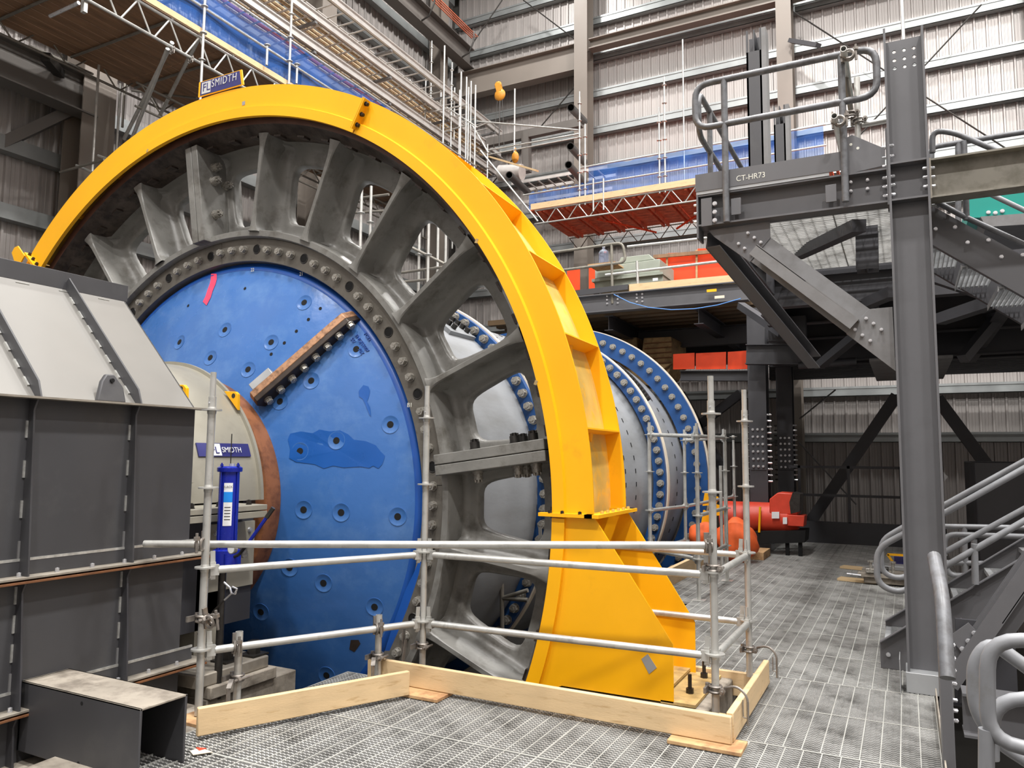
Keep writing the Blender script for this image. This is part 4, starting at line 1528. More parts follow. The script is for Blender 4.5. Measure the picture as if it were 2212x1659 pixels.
# ---------------------------------------------------------------- platform bracketed off the column
pf = thing('cantilever_platform', (-.7, 6.42, 3.4))
tag(pf, 'grey steel platform frame bracketed off the left side of the column', 'platform')
YP = 6.35
MB().ibeam((-1.50, 6.42, 3.74), (xl - .012, 6.42, 3.74), .27, .17, .014, .01).build('edge_beam', 'steel', pf)
MB().box(xl - .012, xl, 6.32, 6.52, 3.58, 4.18).build('end_plate', 'steel', pf)
MB().box(-1.51, -1.495, 6.33, 6.52, 3.5, 3.88).build('end_plate', 'steel', pf)
MB().ibeam((-1.42, 6.5, 3.74), (-1.42, 9.4, 3.74), .27, .17, .014, .01).build('side_beam', 'steeldark', pf)
MB().box(-1.51, -.46, 6.33, 6.36, 3.878, 3.905).build('floor_edge', 'plate', pf)
tp = MB().box(-1.515, -.36, 6.325, 6.333, 3.905, 4.055).build('toe_plate', 'steel', pf)
q = [P(*p, Y=YP) for p in ((1822, 378), (1824, 300), (1840, 291), (1912, 321), (1912, 357), (1826, 376))]
gp = MB().prism([q[0], q[1], q[2], q[3], q[4]], (0, .01, 0)).build('gusset_plate', 'steel', pf, bevel=.001)
for p in ((1838, 312), (1853, 320)):
    c = P(*p, Y=YP - .001)
    MB().tube(c, c + V((0, .001, 0)), .011, 12).build('bolt_hole', 'chalk', gp)
text('CT-HR73', .066, P(1590, 392, Y=6.324), (1, 0, .0), (0, 0, 1), 'chalk', tp, .001, 'chalk_mark', sx=.9)
# connection bolts through the column flanges
for y_ in (318, 340, 358, 384, 403, 423):
    c = P(1915, y_, Y=6.36)
    bolt(pf, (xl - .012, 6.36, c.z), (-1, 0, 0), .013, m='boltzinc', h=.028)
    bolt(pf, (xl + .016, 6.345, c.z), (1, 0, 0), .012, m='boltzinc', h=.026)
for x, y in ((1801, 407), (1801, 425), (1838, 394), (1838, 413), (1874, 389), (1874, 408), (1590, 434), (1590, 452)):
    c = P(x, y, Y=6.40)
    bolt(pf, (c.x, 6.405, c.z), (0, -1, 0), .011, m='boltzinc', h=.024)
b = MB().box(-1.47, -1.38, 6.33, 6.345, 3.6, 3.84)
pl = b.build('splice_plate', 'steel', pf)
for y in (440, 458, 476):
    c = P(1544, y, Y=6.33)
    bolt(pl, (c.x, 6.33, c.z), (0, -1, 0), .017, m='boltzinc', h=.014)
    c = P(1523, y + 1, Y=6.36)
    bolt(pf, (-1.51, 6.36, c.z), (-1, 0, 0), .012, m='boltzinc', h=.026)
for x in (-1.19, -.46):
    MB().box(x - .03, x + .05, 6.32, 6.335, 3.66, 3.80).build('clip_plate', 'steel', pf, bevel=.002)
# knee brace
k0, k1 = P(1640, 537, Y=6.42), P(1856, 696, Y=6.42)
kb = MB().channel(k0, k1, .245, .09, .012, up=(0, -1, 0), side=1).build('knee_brace', 'steelmid', pf)
kd = (k1 - k0).normalized()
kn = V((-kd.z, 0, kd.x))
MB().prism([k0 + kn * .122, k0 - kn * .122, k1 - kn * .122, k1 + kn * .122], (0, -.012, 0)).build('brace_face', 'steelmid', kb)
q = [P(*p, Y=6.40) for p in ((1530, 498), (1663, 478), (1664, 514), (1620, 566), (1543, 512))]
ug = MB().prism(q, (0, .012, 0)).build('gusset_plate', 'steel', pf, bevel=.001)
for p in ((1616, 504), (1630, 514), (1644, 524), (1596, 527), (1609, 537), (1624, 548)):
    bolt(ug, P(*p, Y=6.398), (0, -1, 0), .0115, m='boltzinc', h=.024)
q = [P(*p, Y=6.40) for p in ((1876, 668), (1928, 663), (1935, 802), (1828, 721))]
lg_ = MB().prism(q, (0, .012, 0)).build('gusset_plate', 'steelmid', pf, bevel=.001)
for p in ((1871, 688), (1887, 699), (1904, 712), (1847, 712), (1863, 724), (1880, 736)):
    bolt(lg_, P(*p, Y=6.398), (0, -1, 0), .0115, m='boltzinc', h=.024)
bb = thing('back_brace', P(1520, 515, Y=6.5))
tag(bb, 'dark brace dropping away from the platform corner towards the far column', 'brace')
a_, c_ = P(1528, 520, Y=6.5), P(1748, 783, Y=9.1)
MB().channel(a_, c_, .15, .12, .012, side=1).build('brace', 'steel', bb)
# rear cross members and underside
ud = thing('platform_underframe', (1, 9, 3.6))
tag(ud, 'dark tangle of floor beams under the platform behind the knee brace', 'floor frame')
grating(-1.2, .15, 6.7, 9.7, 2, 3, parent=ud, z=3.95, pitch=.06, rod=.1, teeth=0)
for i in range(44):  # sheets extended towards the end wall to shade its lower panels
    y = 9.75 + i * .3
    x_ = -1.45 - .15 * (y - 9.7)
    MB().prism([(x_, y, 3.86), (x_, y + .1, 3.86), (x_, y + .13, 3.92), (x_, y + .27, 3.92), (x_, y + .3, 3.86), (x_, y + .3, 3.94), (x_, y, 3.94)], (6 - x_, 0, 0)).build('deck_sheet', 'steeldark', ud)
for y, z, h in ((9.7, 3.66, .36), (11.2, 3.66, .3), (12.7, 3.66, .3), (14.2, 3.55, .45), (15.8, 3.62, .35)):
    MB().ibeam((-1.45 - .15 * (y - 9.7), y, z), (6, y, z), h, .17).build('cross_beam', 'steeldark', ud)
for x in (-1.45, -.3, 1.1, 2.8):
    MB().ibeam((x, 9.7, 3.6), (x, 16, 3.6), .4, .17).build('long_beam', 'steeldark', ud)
for p0, p1, y0, y1 in (((1722, 550), (1856, 487), 9.0, 7.2), ((1858, 662), (1932, 630), 10, 8.5), ((2030, 690), (2180, 640), 9, 8), ((1690, 720), (1600, 660), 12, 13),
                       ((2080, 775), (2150, 690), 11, 11.5), ((1770, 790), (1880, 700), 12, 11), ((2020, 600), (2200, 660), 9, 9)):
    MB().bar(P(*p0, Y=y0), P(*p1, Y=y1), .12, .11).build('bracing_angle', 'steeldark', ud)
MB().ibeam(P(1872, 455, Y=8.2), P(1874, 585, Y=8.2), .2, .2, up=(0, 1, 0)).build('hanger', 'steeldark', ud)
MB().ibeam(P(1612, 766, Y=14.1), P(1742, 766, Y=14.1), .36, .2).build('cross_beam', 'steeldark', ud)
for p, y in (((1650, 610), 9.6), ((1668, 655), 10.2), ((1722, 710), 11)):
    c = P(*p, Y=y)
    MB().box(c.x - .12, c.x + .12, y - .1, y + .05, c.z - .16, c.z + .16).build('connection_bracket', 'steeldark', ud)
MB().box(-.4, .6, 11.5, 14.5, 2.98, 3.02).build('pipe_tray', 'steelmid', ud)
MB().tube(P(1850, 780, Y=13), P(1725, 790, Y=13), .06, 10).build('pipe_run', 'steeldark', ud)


def handrail(name, loops, label, r, m, extra=(), bend=.13):
    t = thing(name, loops[0][0][0])
    tag(t, label, 'handrail')
    for pts, closed in loops:
        MB().path(pts, r, 12, bend=bend, closed=closed).build('rail', m, t)
    for a, b_ in extra:
        MB().tube(a, b_, r, 12).build('post', m, t)
    return t


zT, zM = 4.835, 4.445
handrail('handrail', [([V((-1.50, 6.3, zT)), V((-.095, 6.3, zT)), V((-.095, 6.3, zM)), V((-1.50, 6.3, zM))], True)],
         'grey pipe handrail on the front edge of the cantilever platform', .027, 'pipe',
         [(V((-1.255, 6.3, 3.6)), V((-1.255, 6.3, zT))), (V((-.345, 6.3, 3.64)), V((-.345, 6.3, zT)))])
handrail('handrail', [([V((-1.50, 8.6, zT)), V((-1.50, 6.42, zT)), V((-1.50, 6.42, zM)), V((-1.50, 8.6, zM))], False)],
         'grey pipe handrail receding along the left side of the platform', .025, 'pipe', [(V((-1.50, 6.85, 3.7)), V((-1.50, 6.85, zT))), (V((-1.5, 8.5, 3.9)), V((-1.5, 8.5, zT)))])
# tubes lashed to the platform rail
c = P(1822, 105, Y=6.1)
o = MB().tube(c, c + V((0, .9, 0)), .024, 14, hollow=.2).build('scaffold_tube', 'galv', None)
tag(o, 'open tube end lying across the platform handrail top', 'tube')
clamp(c + V((.03, .12, 0)), (0, 1, 0), 'coupler on the platform rail beside the open tube end')
c = P(1802, 250, Y=6.1)
o = MB().tube(c, c + V((0, .9, 0)), .024, 14, hollow=.2).build('scaffold_tube', 'galv', None)
tag(o, 'open tube end beside the middle rail of the platform handrail', 'tube')
clamp(c + V((.03, .12, 0)), (0, 1, 0), 'coupler on the middle platform rail')
o = MB().tube(P(1821, 128, Y=6.5), P(1840, 250, Y=6.7), .022, 12).build('scaffold_tube', 'galvdark', None)
tag(o, 'leaning dull tube between the two platform rails near the column', 'tube')
o = MB().tube(P(1851, 168, Y=6.8), P(1853, 300, Y=6.8), .024, 12).build('scaffold_tube', 'galv', None)
tag(o, 'short bright upright tube above the drilled gusset plate', 'tube')
o = MB().tube(P(1862, 270, Y=6.8), P(1925, 258, Y=6.8), .024, 12).build('scaffold_tube', 'galv', None)
tag(o, 'bright horizontal tube running behind the column head', 'tube')
clamp(P(1855, 262, Y=6.8), (0, 0, 1), 'coupler where the two bright tubes cross')
clamp(P(1838, 248, Y=6.7), (0, 0, 1), 'coupler at the foot of the leaning tube')
# posts rising behind the platform
for x0, x1, ytop, Y, lb in ((1616, 1649, 66, 8.6, 'tall slotted dark column head rising behind the platform'), (1672, 1697, 230, 10.5, 'short slotted dark column head beside the pale wall column')):
    a_, b_ = P(x0, 300, Y=Y), P(x1, 300, Y=Y)
    zt_ = P(x0, ytop, Y=Y).z
    t = thing('column_head', ((a_.x + b_.x) / 2, Y, 3.8))
    tag(t, lb, 'column')
    w = b_.x - a_.x
    cx_ = (a_.x + b_.x) / 2
    MB().box(cx_ - w / 2, cx_ + w / 2, Y, Y + .012, 4.35, zt_ - .26).build('front_flange', 'chute', t)
    MB().box(cx_ - w / 2, cx_ - w / 2 + .02, Y, Y + .012, 3.8, zt_).box(cx_ + w / 2 - .02, cx_ + w / 2, Y, Y + .012, 3.8, zt_).build('flange_edge', 'chute', t)
    MB().box(cx_ - .006, cx_ + .006, Y + .012, Y + .2, 3.8, zt_).build('web', 'steeldark', t)
    MB().box(cx_ - w / 2, cx_ + w / 2, Y + .2, Y + .212, 3.8, zt_).build('rear_flange', 'steeldark', t)
    MB().box(cx_ - w / 2, cx_ + w / 2, Y + .01, Y + .2, 4.33, 4.35).box(cx_ - w / 2, cx_ + w / 2, Y + .01, Y + .2, zt_ - .28, zt_ - .26).build('cap_plate', 'chute', t)
    MB().box(cx_ + w / 2 - .004, cx_ + w / 2 + .05, Y + .0, Y + .2, 3.8, zt_).build('side_plate', 'steelmid', t)

# ---------------------------------------------------------------- right hand beam, upper stair
rb = thing('floor_beam', (1.5, 6.42, 3.6))
tag(rb, 'dusty olive-grey beam running right from the column head', 'beam')
MB().ibeam((xr + .012, 6.42, 3.745), (3.4, 6.42, 3.745), .30, .17, .014, .01).build('beam', 'steelolive', rb)
MB().box(xr, xr + .012, 6.33, 6.52, 3.59, 3.90).build('end_plate', 'chuteflange', rb)
for z in (3.83, 3.76, 3.69):
    bolt(rb, (xr + .012, 6.36, z), (1, 0, 0), .0115, m='boltzinc', h=.024)
    bolt(rb, (xr - .016, 6.345, z), (-1, 0, 0), .012, m='boltzinc', h=.026)
us = thing('upper_stair', (.8, 7.2, 2.4))
tag(us, 'steel stair descending right behind the column, perforated treads seen from below', 'stair')
Ys = 6.75
s0, s1 = P(2005, 482, Y=Ys), P(2222, 603, Y=Ys)
dS = (s1 - s0).normalized()
e1 = s0 + dS * 1.6
MB().channel(s0 - dS * .05, e1, .25, .06, .008, side=-1).build('stringer', 'steel', us)
MB().channel(s0 + V((0, .9, 0)) - dS * .05, e1 + V((0, .9, 0)), .25, .06, .008, side=-1).build('stringer', 'steeldark', us)
for p in ((2021, 495), (2063, 491), (2090, 524), (2135, 519), (2163, 555), (2209, 551), (2050, 459), (2026, 447)):
    bolt(us, P(*p, Y=Ys - .006), (0, -1, 0), .013, m='boltzinc', h=.02)
for k in range(7):
    c = s0 + V((.10 + k * .235, .05, -.10 - k * .235 * -dS.z / dS.x * 1.0))
    c.z = s0.z + (c.x - s0.x) * dS.z / dS.x - .09
    tr_o = thing('perforated_tread', (0, 0, 0)) if False else None
    b = MB()
    for i in range(8):
        b.box(c.x - .12 + i * .034, c.x - .115 + i * .034, Ys + .03, Ys + .87, c.z - .03, c.z)
    for i in range(22):
        b.box(c.x - .12, c.x + .125, Ys + .04 + i * .038, Ys + .044 + i * .038, c.z - .012, c.z)
    b.box(c.x - .125, c.x - .12, Ys + .03, Ys + .87, c.z - .04, c.z + .005)
    b.build('tread', 'plate', us, smooth=False)
hp_ = [(2012, 300), (2035, 284), (2062, 292), (2290, 385)]
handrail('handrail', [([P(*p, Y=6.7) for p in ((2014, 330), (2014, 282), (2060, 286), (2330, 400))], False), ([P(*p, Y=6.7) for p in ((2010, 428), (2070, 462), (2250, 545), (2330, 585))], False)],
         'grey pipe handrail sloping down the upper stair, near side', .022, 'pipe', [(P(2082, 305, Y=6.7), P(2088, 475, Y=6.7))])
handrail('handrail', [([P(*p, Y=7.6) for p in ((2012, 345), (2012, 318), (2290, 272))], False)],
         'level grey pipe handrail behind the olive beam, upper right', .024, 'pipe', [(P(2070, 308, Y=7.6), P(2070, 480, Y=7.6))])
handrail('handrail', [([P(*p, Y=7.6) for p in ((2130, 415), (2330, 510))], False)], 'second sloping pipe of the upper stair in front of the teal tank', .022, 'pipelite')
te = thing('teal_tank', P(2150, 450, Y=10))
tag(te, 'flat-sided teal green tank seen under the olive beam, far right', 'tank')
q = [P(*p, Y=10) for p in ((2090, 425), (2330, 380), (2330, 452), (2125, 470), (2092, 470))]
MB().prism(q, (0, 1.5, 0)).build('body', 'teal', te)
MB().prism([P(*p, Y=9.95) for p in ((2118, 468), (2330, 452), (2330, 478), (2130, 490))], (0, 1.5, 0)).build('skirt', 'steelmid', te)
for p in ((2135, 459), (2150, 460), (2165, 456)):
    bolt(te, P(*p, Y=9.99), (0, -1, 0), .02, m='boltzinc', h=.02)

# ---------------------------------------------------------------- lower stair behind the column
ls = thing('lower_stair', (.3, 7.3, 0))
tag(ls, 'grey steel stair climbing right behind the column foot, perforated treads', 'stair')
sl = .74
for y, m in ((6.9, 'steel'), (7.8, 'steel')):
    x0 = -.235 if y < 7 else -.215
    z0 = .20
    MB().prism([(x0, y, 0), (x0, y, z0), (x0 + 1.9, y, z0 + 1.9 * sl), (x0 + 1.9, y, z0 + 1.9 * sl - .32), (x0 + .28, y, 0)], (0, .01, 0)).build('stringer', m, ls)
    MB().prism([(x0, y - .05, z0), (x0, y - .05, z0 + .008), (x0 + 1.9, y - .05, z0 + 1.9 * sl + .008), (x0 + 1.9, y - .05, z0 + 1.9 * sl)], (0, .06, 0)).build('stringer_flange', 'steel', ls)
bolt(ls, P(1919, 1414, Y=6.895), (0, -1, 0), .015, m='boltzinc', h=.015)
bolt(ls, P(2076, 1340, Y=6.895), (0, -1, 0), .015, m='boltzinc', h=.015)
for k in range(7):
    x, z = -.2 + k * .257, .16 + k * .19
    b = MB()
    b.box(x - .01, x + .03, 6.93, 7.78, z - .035, z)
    for i in range(8):
        b.box(x + .03 + i * .03, x + .036 + i * .03, 6.93, 7.78, z - .02, z)
    for i in range(20):
        b.box(x + .03, x + .25, 6.94 + i * .044, 6.952 + i * .044, z - .016, z)
    b.build('tread', 'plate', ls, smooth=False)


def px(pts, Y):
    return [P(*p, Y=Y) for p in pts]


handrail('handrail', [(px(((2330, 946), (2036, 1111), (1945, 1157), (1894, 1185), (1895, 1262), (1945, 1283), (1990, 1252), (2041, 1224), (2330, 1058)), 6.85), False)],
         'light grey looped handrail of the lower stair, near side', .024, 'pipelite', [(P(2105, 1175, Y=6.85), P(2107, 1262, Y=6.85))])
handrail('handrail', [(px(((2330, 931), (2036, 1093), (1945, 1142), (1902, 1168), (1905, 1238), (1948, 1252), (1990, 1222), (2040, 1193), (2330, 1035)), 7.75), False)],
         'light grey looped handrail of the lower stair, far side', .024, 'pipelite')
handrail('handrail', [(px(((2036, 1137), (2330, 1142)), 9), False), (px(((2036, 1215), (2330, 1222)), 9), False)], 'far level handrail right of the column, upper pair of pipes', .026, 'pipelite',
         [(P(2083, 1137, Y=9), P(2085, 1240, Y=9))])
handrail('handrail', [(px(((2040, 1200), (2040, 1154), (2330, 1163)), 8.4), False), (px(((2040, 1220), (2052, 1243), (2330, 1250)), 8.4), False)], 'level handrail with rounded corner right of the column', .026, 'pipelite',
         [(P(2104, 1165, Y=8.4), P(2107, 1262, Y=8.4))])
o = MB().box(.9, 4.2, 13.2, 15.5, -.6, 1.62).build('dark_tank', 'steeldark', None, bevel=.02)
tag(o, 'large black box tank in the gloom right of the column', 'tank')
o = MB().prism([P(2038, 1020, Y=12), P(2048, 1030, Y=12), P(2040, 1040, Y=12)], (0, .04, 0)).build('light_bracket', 'plate', None)
tag(o, 'tiny pale bracket sticking out right of the column edge', 'bracket')
# diagonal brace at lower right
db = thing('stair_brace', P(2090, 1470, Y=6.2))
tag(db, 'broad grey diagonal brace rising to the right below the stair', 'brace')
MB().channel(P(2065, 1480, Y=6.3), P(2262, 1195, Y=6.3), .25, .1, .012, up=(0, -1, 0), side=-1).build('web', 'steel', db)
a_, b_ = P(2078, 1445, Y=6.28), P(2255, 1195, Y=6.28)
nn = (b_ - a_).normalized()
nn = V((-nn.z, 0, nn.x))
MB().prism([a_ + nn * .09, a_ - nn * .13, b_ - nn * .13, b_ + nn * .09], (0, .012, 0)).build('face', 'steel', db)
q = [P(*p, Y=6.25) for p in ((2050, 1375), (2092, 1345), (2130, 1385), (2090, 1425))]
gq = MB().prism(q, (0, .012, 0)).build('gusset_plate', 'steel', db, bevel=.001)
for p in ((2105, 1368), (2092, 1385), (2079, 1402)):
    bolt(gq, P(*p, Y=6.245), (0, -1, 0), .016, m='boltzinc', h=.03)
# low beams and post in the bottom right corner
lw = thing('low_frame', (1.2, 5.4, -.4))
tag(lw, 'dark beam on edge below the stair in the bottom right corner', 'beam')
zt_, zb_ = P(2060, 1490, Y=5.7).z, P(2060, 1575, Y=5.7).z
MB().ibeam((.26, 5.7, (zt_ + zb_) / 2), (3, 5.7, (zt_ + zb_) / 2), zt_ - zb_ + .02, .2, .016, .012).build('beam', 'steel', lw)
MB().box(.27, .62, 6.32, 6.36, zb_, zt_ + .33).build('plate', 'steeldark', lw)
MB().box(.285, 3.2, 6.2, 6.6, -1.6, -.75).build('timber_crib', 'concrete', lw)
ep = thing('edge_post', (.2, 4.7, -1))
tag(ep, 'dark upright flange with a row of bolts at the right edge of the grating', 'post')
x_l, x_r = P(2034, 1560, Y=4.7).x, P(2061, 1560, Y=4.7).x
MB().box(x_l, x_r, 4.70, 4.95, -1, .62).build('flange', 'steel', ep, bevel=.003)
for y in (1392, 1420, 1447, 1475, 1510, 1532, 1554):
    c = P(2060, y, Y=4.8)
    bolt(ep, (x_r, 4.78, c.z), (1, 0, 0), .011, m='boltzinc', h=.022)
o = MB().path([P(2018, 1203, Y=3.6), P(2036, 1290, Y=3.3), P(2047, 1465, Y=3.15)], .026, 14, bend=.1).build('rail_end', 'pipe', None)
tag(o, 'blunt grey pipe rail end standing in front of the column foot', 'handrail')
handrail('handrail', [(px(((2420, 1392), (2133, 1380), (2133, 1640 - 40), (2420, 1655)), 2.2), False)], 'big foreground pipe rail loop in the bottom right corner', .0175, 'pipelite', [(P(2131, 1575, Y=2.2), P(2130, 1790, Y=2.2))], bend=.07)
handrail('handrail', [(px(((2380, 1560), (2140, 1385), (2104, 1428), (2104, 1530), (2150, 1600), (2400, 1760)), 2.5), False)], 'second foreground pipe rail loop behind the big one', .0185, 'pipelite', bend=.08)
handrail('handrail', [(px(((2142, 1640), (2142, 1510), (2400, 1508)), 2.35), False)], 'short curved pipe inside the foreground rail loops', .018, 'pipelite', bend=.1)
# ---------------------------------------------------------------- far columns, mezzanine
for n_, (x0, x1, Y, zt_, lb) in enumerate(((1619, 1658, 14.35, 4.4, 'dark column with bolted splice on the walkway behind the scaffold posts'),
                                           (1680, 1714, 16.6, 3.7, 'second dark column with bolted splice near the far wall'))):
    a_, b_ = P(x0, 1000, Y=Y), P(x1, 1000, Y=Y)
    t = thing('dark_column', ((a_.x + b_.x) / 2, Y, 0))
    tag(t, lb, 'column')
    w = b_.x - a_.x
    cx_ = (a_.x + b_.x) / 2
    MB().box(cx_ - w / 2, cx_ + w / 2, Y, Y + .02, 0, zt_).box(cx_ - w / 2, cx_ + w / 2, Y + .32, Y + .34, 0, zt_).box(cx_ - .01, cx_ + .01, Y + .02, Y + .32, 0, zt_).build('section', 'steeldark', t)
    zs0, zs1 = P(x0, 1015 - n_ * 0, Y=Y).z, P(x0, 920 + n_ * 20, Y=Y).z
    sp = MB().box(cx_ - w / 2 + .02, cx_ + w / 2 - .02, Y - .015, Y, zs0, zs1).build('splice_plate', 'steeldark', t)
    for i in range(3):
        for j in range(6):
            bolt(sp, (cx_ + (i - 1) * w * .27, Y - .015, zs0 + (j + .5) * (zs1 - zs0) / 6), (0, -1, 0), .02, m='boltzinc', h=.03)
    for j in range(12):
        z = zs0 - .2 + j * (zs1 - zs0 + .4) / 11
        bolt(sp, (cx_ + w / 2, Y + .06, z), (1, 0, 0), .018, m='boltzinc', h=.07)
        bolt(sp, (cx_ - w / 2, Y + .06, z), (-1, 0, 0), .018, m='boltdark', h=.06)
    MB().box(cx_ - w / 2 - .03, cx_ + w / 2 + .03, Y - .03, Y + .37, 0, .24).build('base_collar', 'plate', t)
YM = 14.2
mz = thing('mezzanine', (-4.2, 16, 4.3))
tag(mz, 'dark upper mezzanine floor with deep edge beam above the mill shell', 'platform')
zt_, zb_ = P(1560, 613, Y=YM).z, P(1560, 654, Y=YM).z
MB().ibeam((-6.3, YM, (zt_ + zb_) / 2), (-2.45, YM, (zt_ + zb_) / 2), zt_ - zb_, .22, .02, .014).build('edge_beam', 'steel', mz)
for x in (1312, 1335, 1376, 1388):
    for y in (640, 648, 656):
        bolt(mz, P(x, y - (x - 1312) * .06, Y=YM - .01), (0, -1, 0), .018, m='boltzinc', h=.03)
for i in range(23):  # deck likewise carried on to the end wall to darken it below
    y = YM + .15 + i * .4
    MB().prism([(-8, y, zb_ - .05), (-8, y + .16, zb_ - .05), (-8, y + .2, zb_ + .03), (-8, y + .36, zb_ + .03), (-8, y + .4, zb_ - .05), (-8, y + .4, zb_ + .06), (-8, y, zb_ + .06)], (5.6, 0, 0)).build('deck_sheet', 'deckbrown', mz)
for x in (-7, -5.2, -3.4):
    MB().ibeam((x, YM + .1, zb_ - .2), (x, YM + 5.5, zb_ - .2), .3, .18).build('floor_beam', 'steeldark', mz)
for y in (16.2, 18.3):
    MB().ibeam((-8, y, zb_ - .3), (-2.4, y, zb_ - .3), .4, .18).build('floor_beam', 'steeldark', mz)
q = [P(*p, Y=YM - .05) for p in ((1252, 638), (1356, 625), (1356, 614), (1252, 626))]
o = MB().prism(q, (0, .03, 0)).build('toe_board', 'chute', None)
tag(o, 'weathered grey toe board on the mezzanine edge, left part', 'board')
q = [P(*p, Y=YM - .05) for p in ((1359, 629), (1600, 611), (1600, 592), (1359, 614))]
o = MB().prism(q, (0, .03, 0)).build('toe_board', 'wood', None)
tag(o, 'pale timber toe board on the mezzanine edge below the orange sheets', 'board')
for (x0, x1, y0, y1, Y, lb) in ((1419, 1440, 556, 607, 16.5, 'narrow orange tarp panel beside the grey-green unit'), (1443, 1502, 545, 606, 16.5, 'orange tarp panel between two timber studs'),
                                (1507, 1612, 535, 600, 16.5, 'large orange tarp panel partly hidden by the dark brace'), (1225, 1252, 582, 628, 16.5, 'small orange tarp piece beside the yellow guard rim'),
                                (1272, 1290, 575, 625, 16.5, 'orange strip behind the grey-green unit, left side')):
    q = [P(x0, y1, Y=Y), P(x1, y1 - 2, Y=Y), P(x1, y0 - 2, Y=Y), P(x0, y0 + 2, Y=Y)]
    o = MB().prism(q, (0, .03, 0)).build('orange_tarp', 'orange', None)
    tag(o, lb, 'tarp')
for x, Y, y0, y1, lb in ((1441, 16.45, 548, 606, 'timber stud left of the tarp panels'), (1505, 16.45, 540, 602, 'timber stud between the orange tarps')):
    o = MB().bar(P(x, y1, Y=Y), P(x, y0, Y=Y), .04, .04).build('timber_stud', 'woodpad', None)
    tag(o, lb, 'stud')
o = MB().bar(P(1412, 555, Y=16.4), P(1600, 538, Y=16.4), .06, .08).build('timber_header', 'plank', None)
tag(o, 'dark red timber header above the orange tarps', 'beam')
# lower orange screen
for x0, x1, lb in ((1454, 1500, 'lower orange screen panel, left of three'), (1503, 1568, 'lower orange screen panel, middle of three'), (1572, 1614, 'lower orange screen panel, right of three')):
    q = [P(x0, 798, Y=15), P(x1, 797, Y=15), P(x1, 762 - (x0 - 1454) * .04, Y=15), P(x0, 765 - (x0 - 1454) * .04, Y=15)]
    o = MB().prism(q, (0, .03, 0)).build('orange_tarp', 'orange', None)
    tag(o, lb, 'tarp')
o = MB().ibeam(P(1470, 812, Y=15), P(1622, 812, Y=15), .2, .16).build('low_beam', 'steeldark', None)
tag(o, 'dark beam below the lower orange screen', 'beam')
# grey-green unit on the mezzanine
mu = thing('grey_unit', P(1350, 622, Y=15.2))
tag(mu, 'grey-green boxy machine unit with raised lid on the mezzanine', 'machine')


def quadbox(pts, Y, d, name, m, parent, bevel=0):
    return MB().prism([P(*p, Y=Y) for p in pts], (0, d, 0)).build(name, m, parent, bevel=bevel)


quadbox(((1285, 625), (1432, 608), (1432, 588), (1283, 604)), 15.2, 1.2, 'base', 'machine', mu, .01)
quadbox(((1278, 609), (1432, 592), (1432, 587), (1278, 603)), 15.12, 1.3, 'rim', 'machine', mu)
quadbox(((1285, 602), (1285, 580), (1330, 572), (1425, 559), (1425, 588)), 15.2, 1.1, 'body', 'machine', mu, .01)
quadbox(((1334, 571), (1341, 556), (1402, 549), (1412, 560)), 15.3, .9, 'lid', 'machine', mu, .01)
quadbox(((1410, 607), (1421, 606), (1421, 600), (1410, 601)), 15.11, .01, 'data_plate', 'white', mu)
bt = thing('water_bottle', P(1304, 571, Y=14.7))
tag(bt, 'translucent lilac water cooler bottle on the mezzanine behind the pipe rail', 'bottle')
c = P(1304, 571, Y=14.75)
MB().lathe([(.001, 0), (.10, 0), (.105, .02), (.10, .06), (.105, .1), (.10, .16), (.105, .2), (.104, .25), (.08, .29), (.03, .32), (.028, .36), (.001, .36)], (c.x, c.y), 'Z', n=20).build('bottle', 'bottle', bt)
bt.children[0].location = (0, 0, 0)
for v in bt.children[0].data.vertices:
    v.co.z += c.z
MB().tube((c.x, c.y, c.z + .36), (c.x, c.y, c.z + .39), .032, 12).build('cap', 'white', bt)
o = MB().box(c.x - .3, c.x + .3, 14.6, 15.15, c.z - .03, c.z - .002).build('shelf_board', 'woodpad', None)
tag(o, 'small board the water bottle stands on', 'board')
handrail('handrail', [(px(((1150, 552), (1345, 524), (1352, 566), (1150, 592)), YM), False)], 'dull brown pipe rail loop on the mezzanine edge', .028, 'steelolive', [(P(1321, 528, Y=YM), P(1323, 656, Y=YM))])
for p0, p1, lb in (((1355, 533), (1545, 512), 'upper bright tube rail across the mezzanine'), ((1308, 594), (1552, 565), 'lower bright tube rail in front of the grey-green unit'),
                   ((1376, 564), (1378, 628), 'short bright upright tube on the mezzanine edge')):
    o = MB().tube(P(*p0, Y=YM), P(*p1, Y=YM), .026, 10).build('scaffold_tube', 'galv', None)
    tag(o, lb, 'tube')
o = MB().path([P(*p, Y=YM - .15) for p in ((1326, 636), (1360, 653), (1400, 664), (1450, 669), (1500, 667), (1550, 659), (1600, 645))], .009, 6).build('blue_rope', 'cableblue', None)
tag(o, 'thin blue rope sagging along the mezzanine beam', 'rope')
for p, m, lb in (((1536, 627), 'yellow', 'yellow warning sticker on the mezzanine beam'), ((1553, 641), 'cream', 'pale green tag stuck on the mezzanine beam')):
    c = P(*p, Y=YM - .12)
    o = MB().box(c.x - .08, c.x + .1, c.y, c.y + .005, c.z - .03, c.z + .02).build('sticker', m, None)
    tag(o, lb, 'sticker')
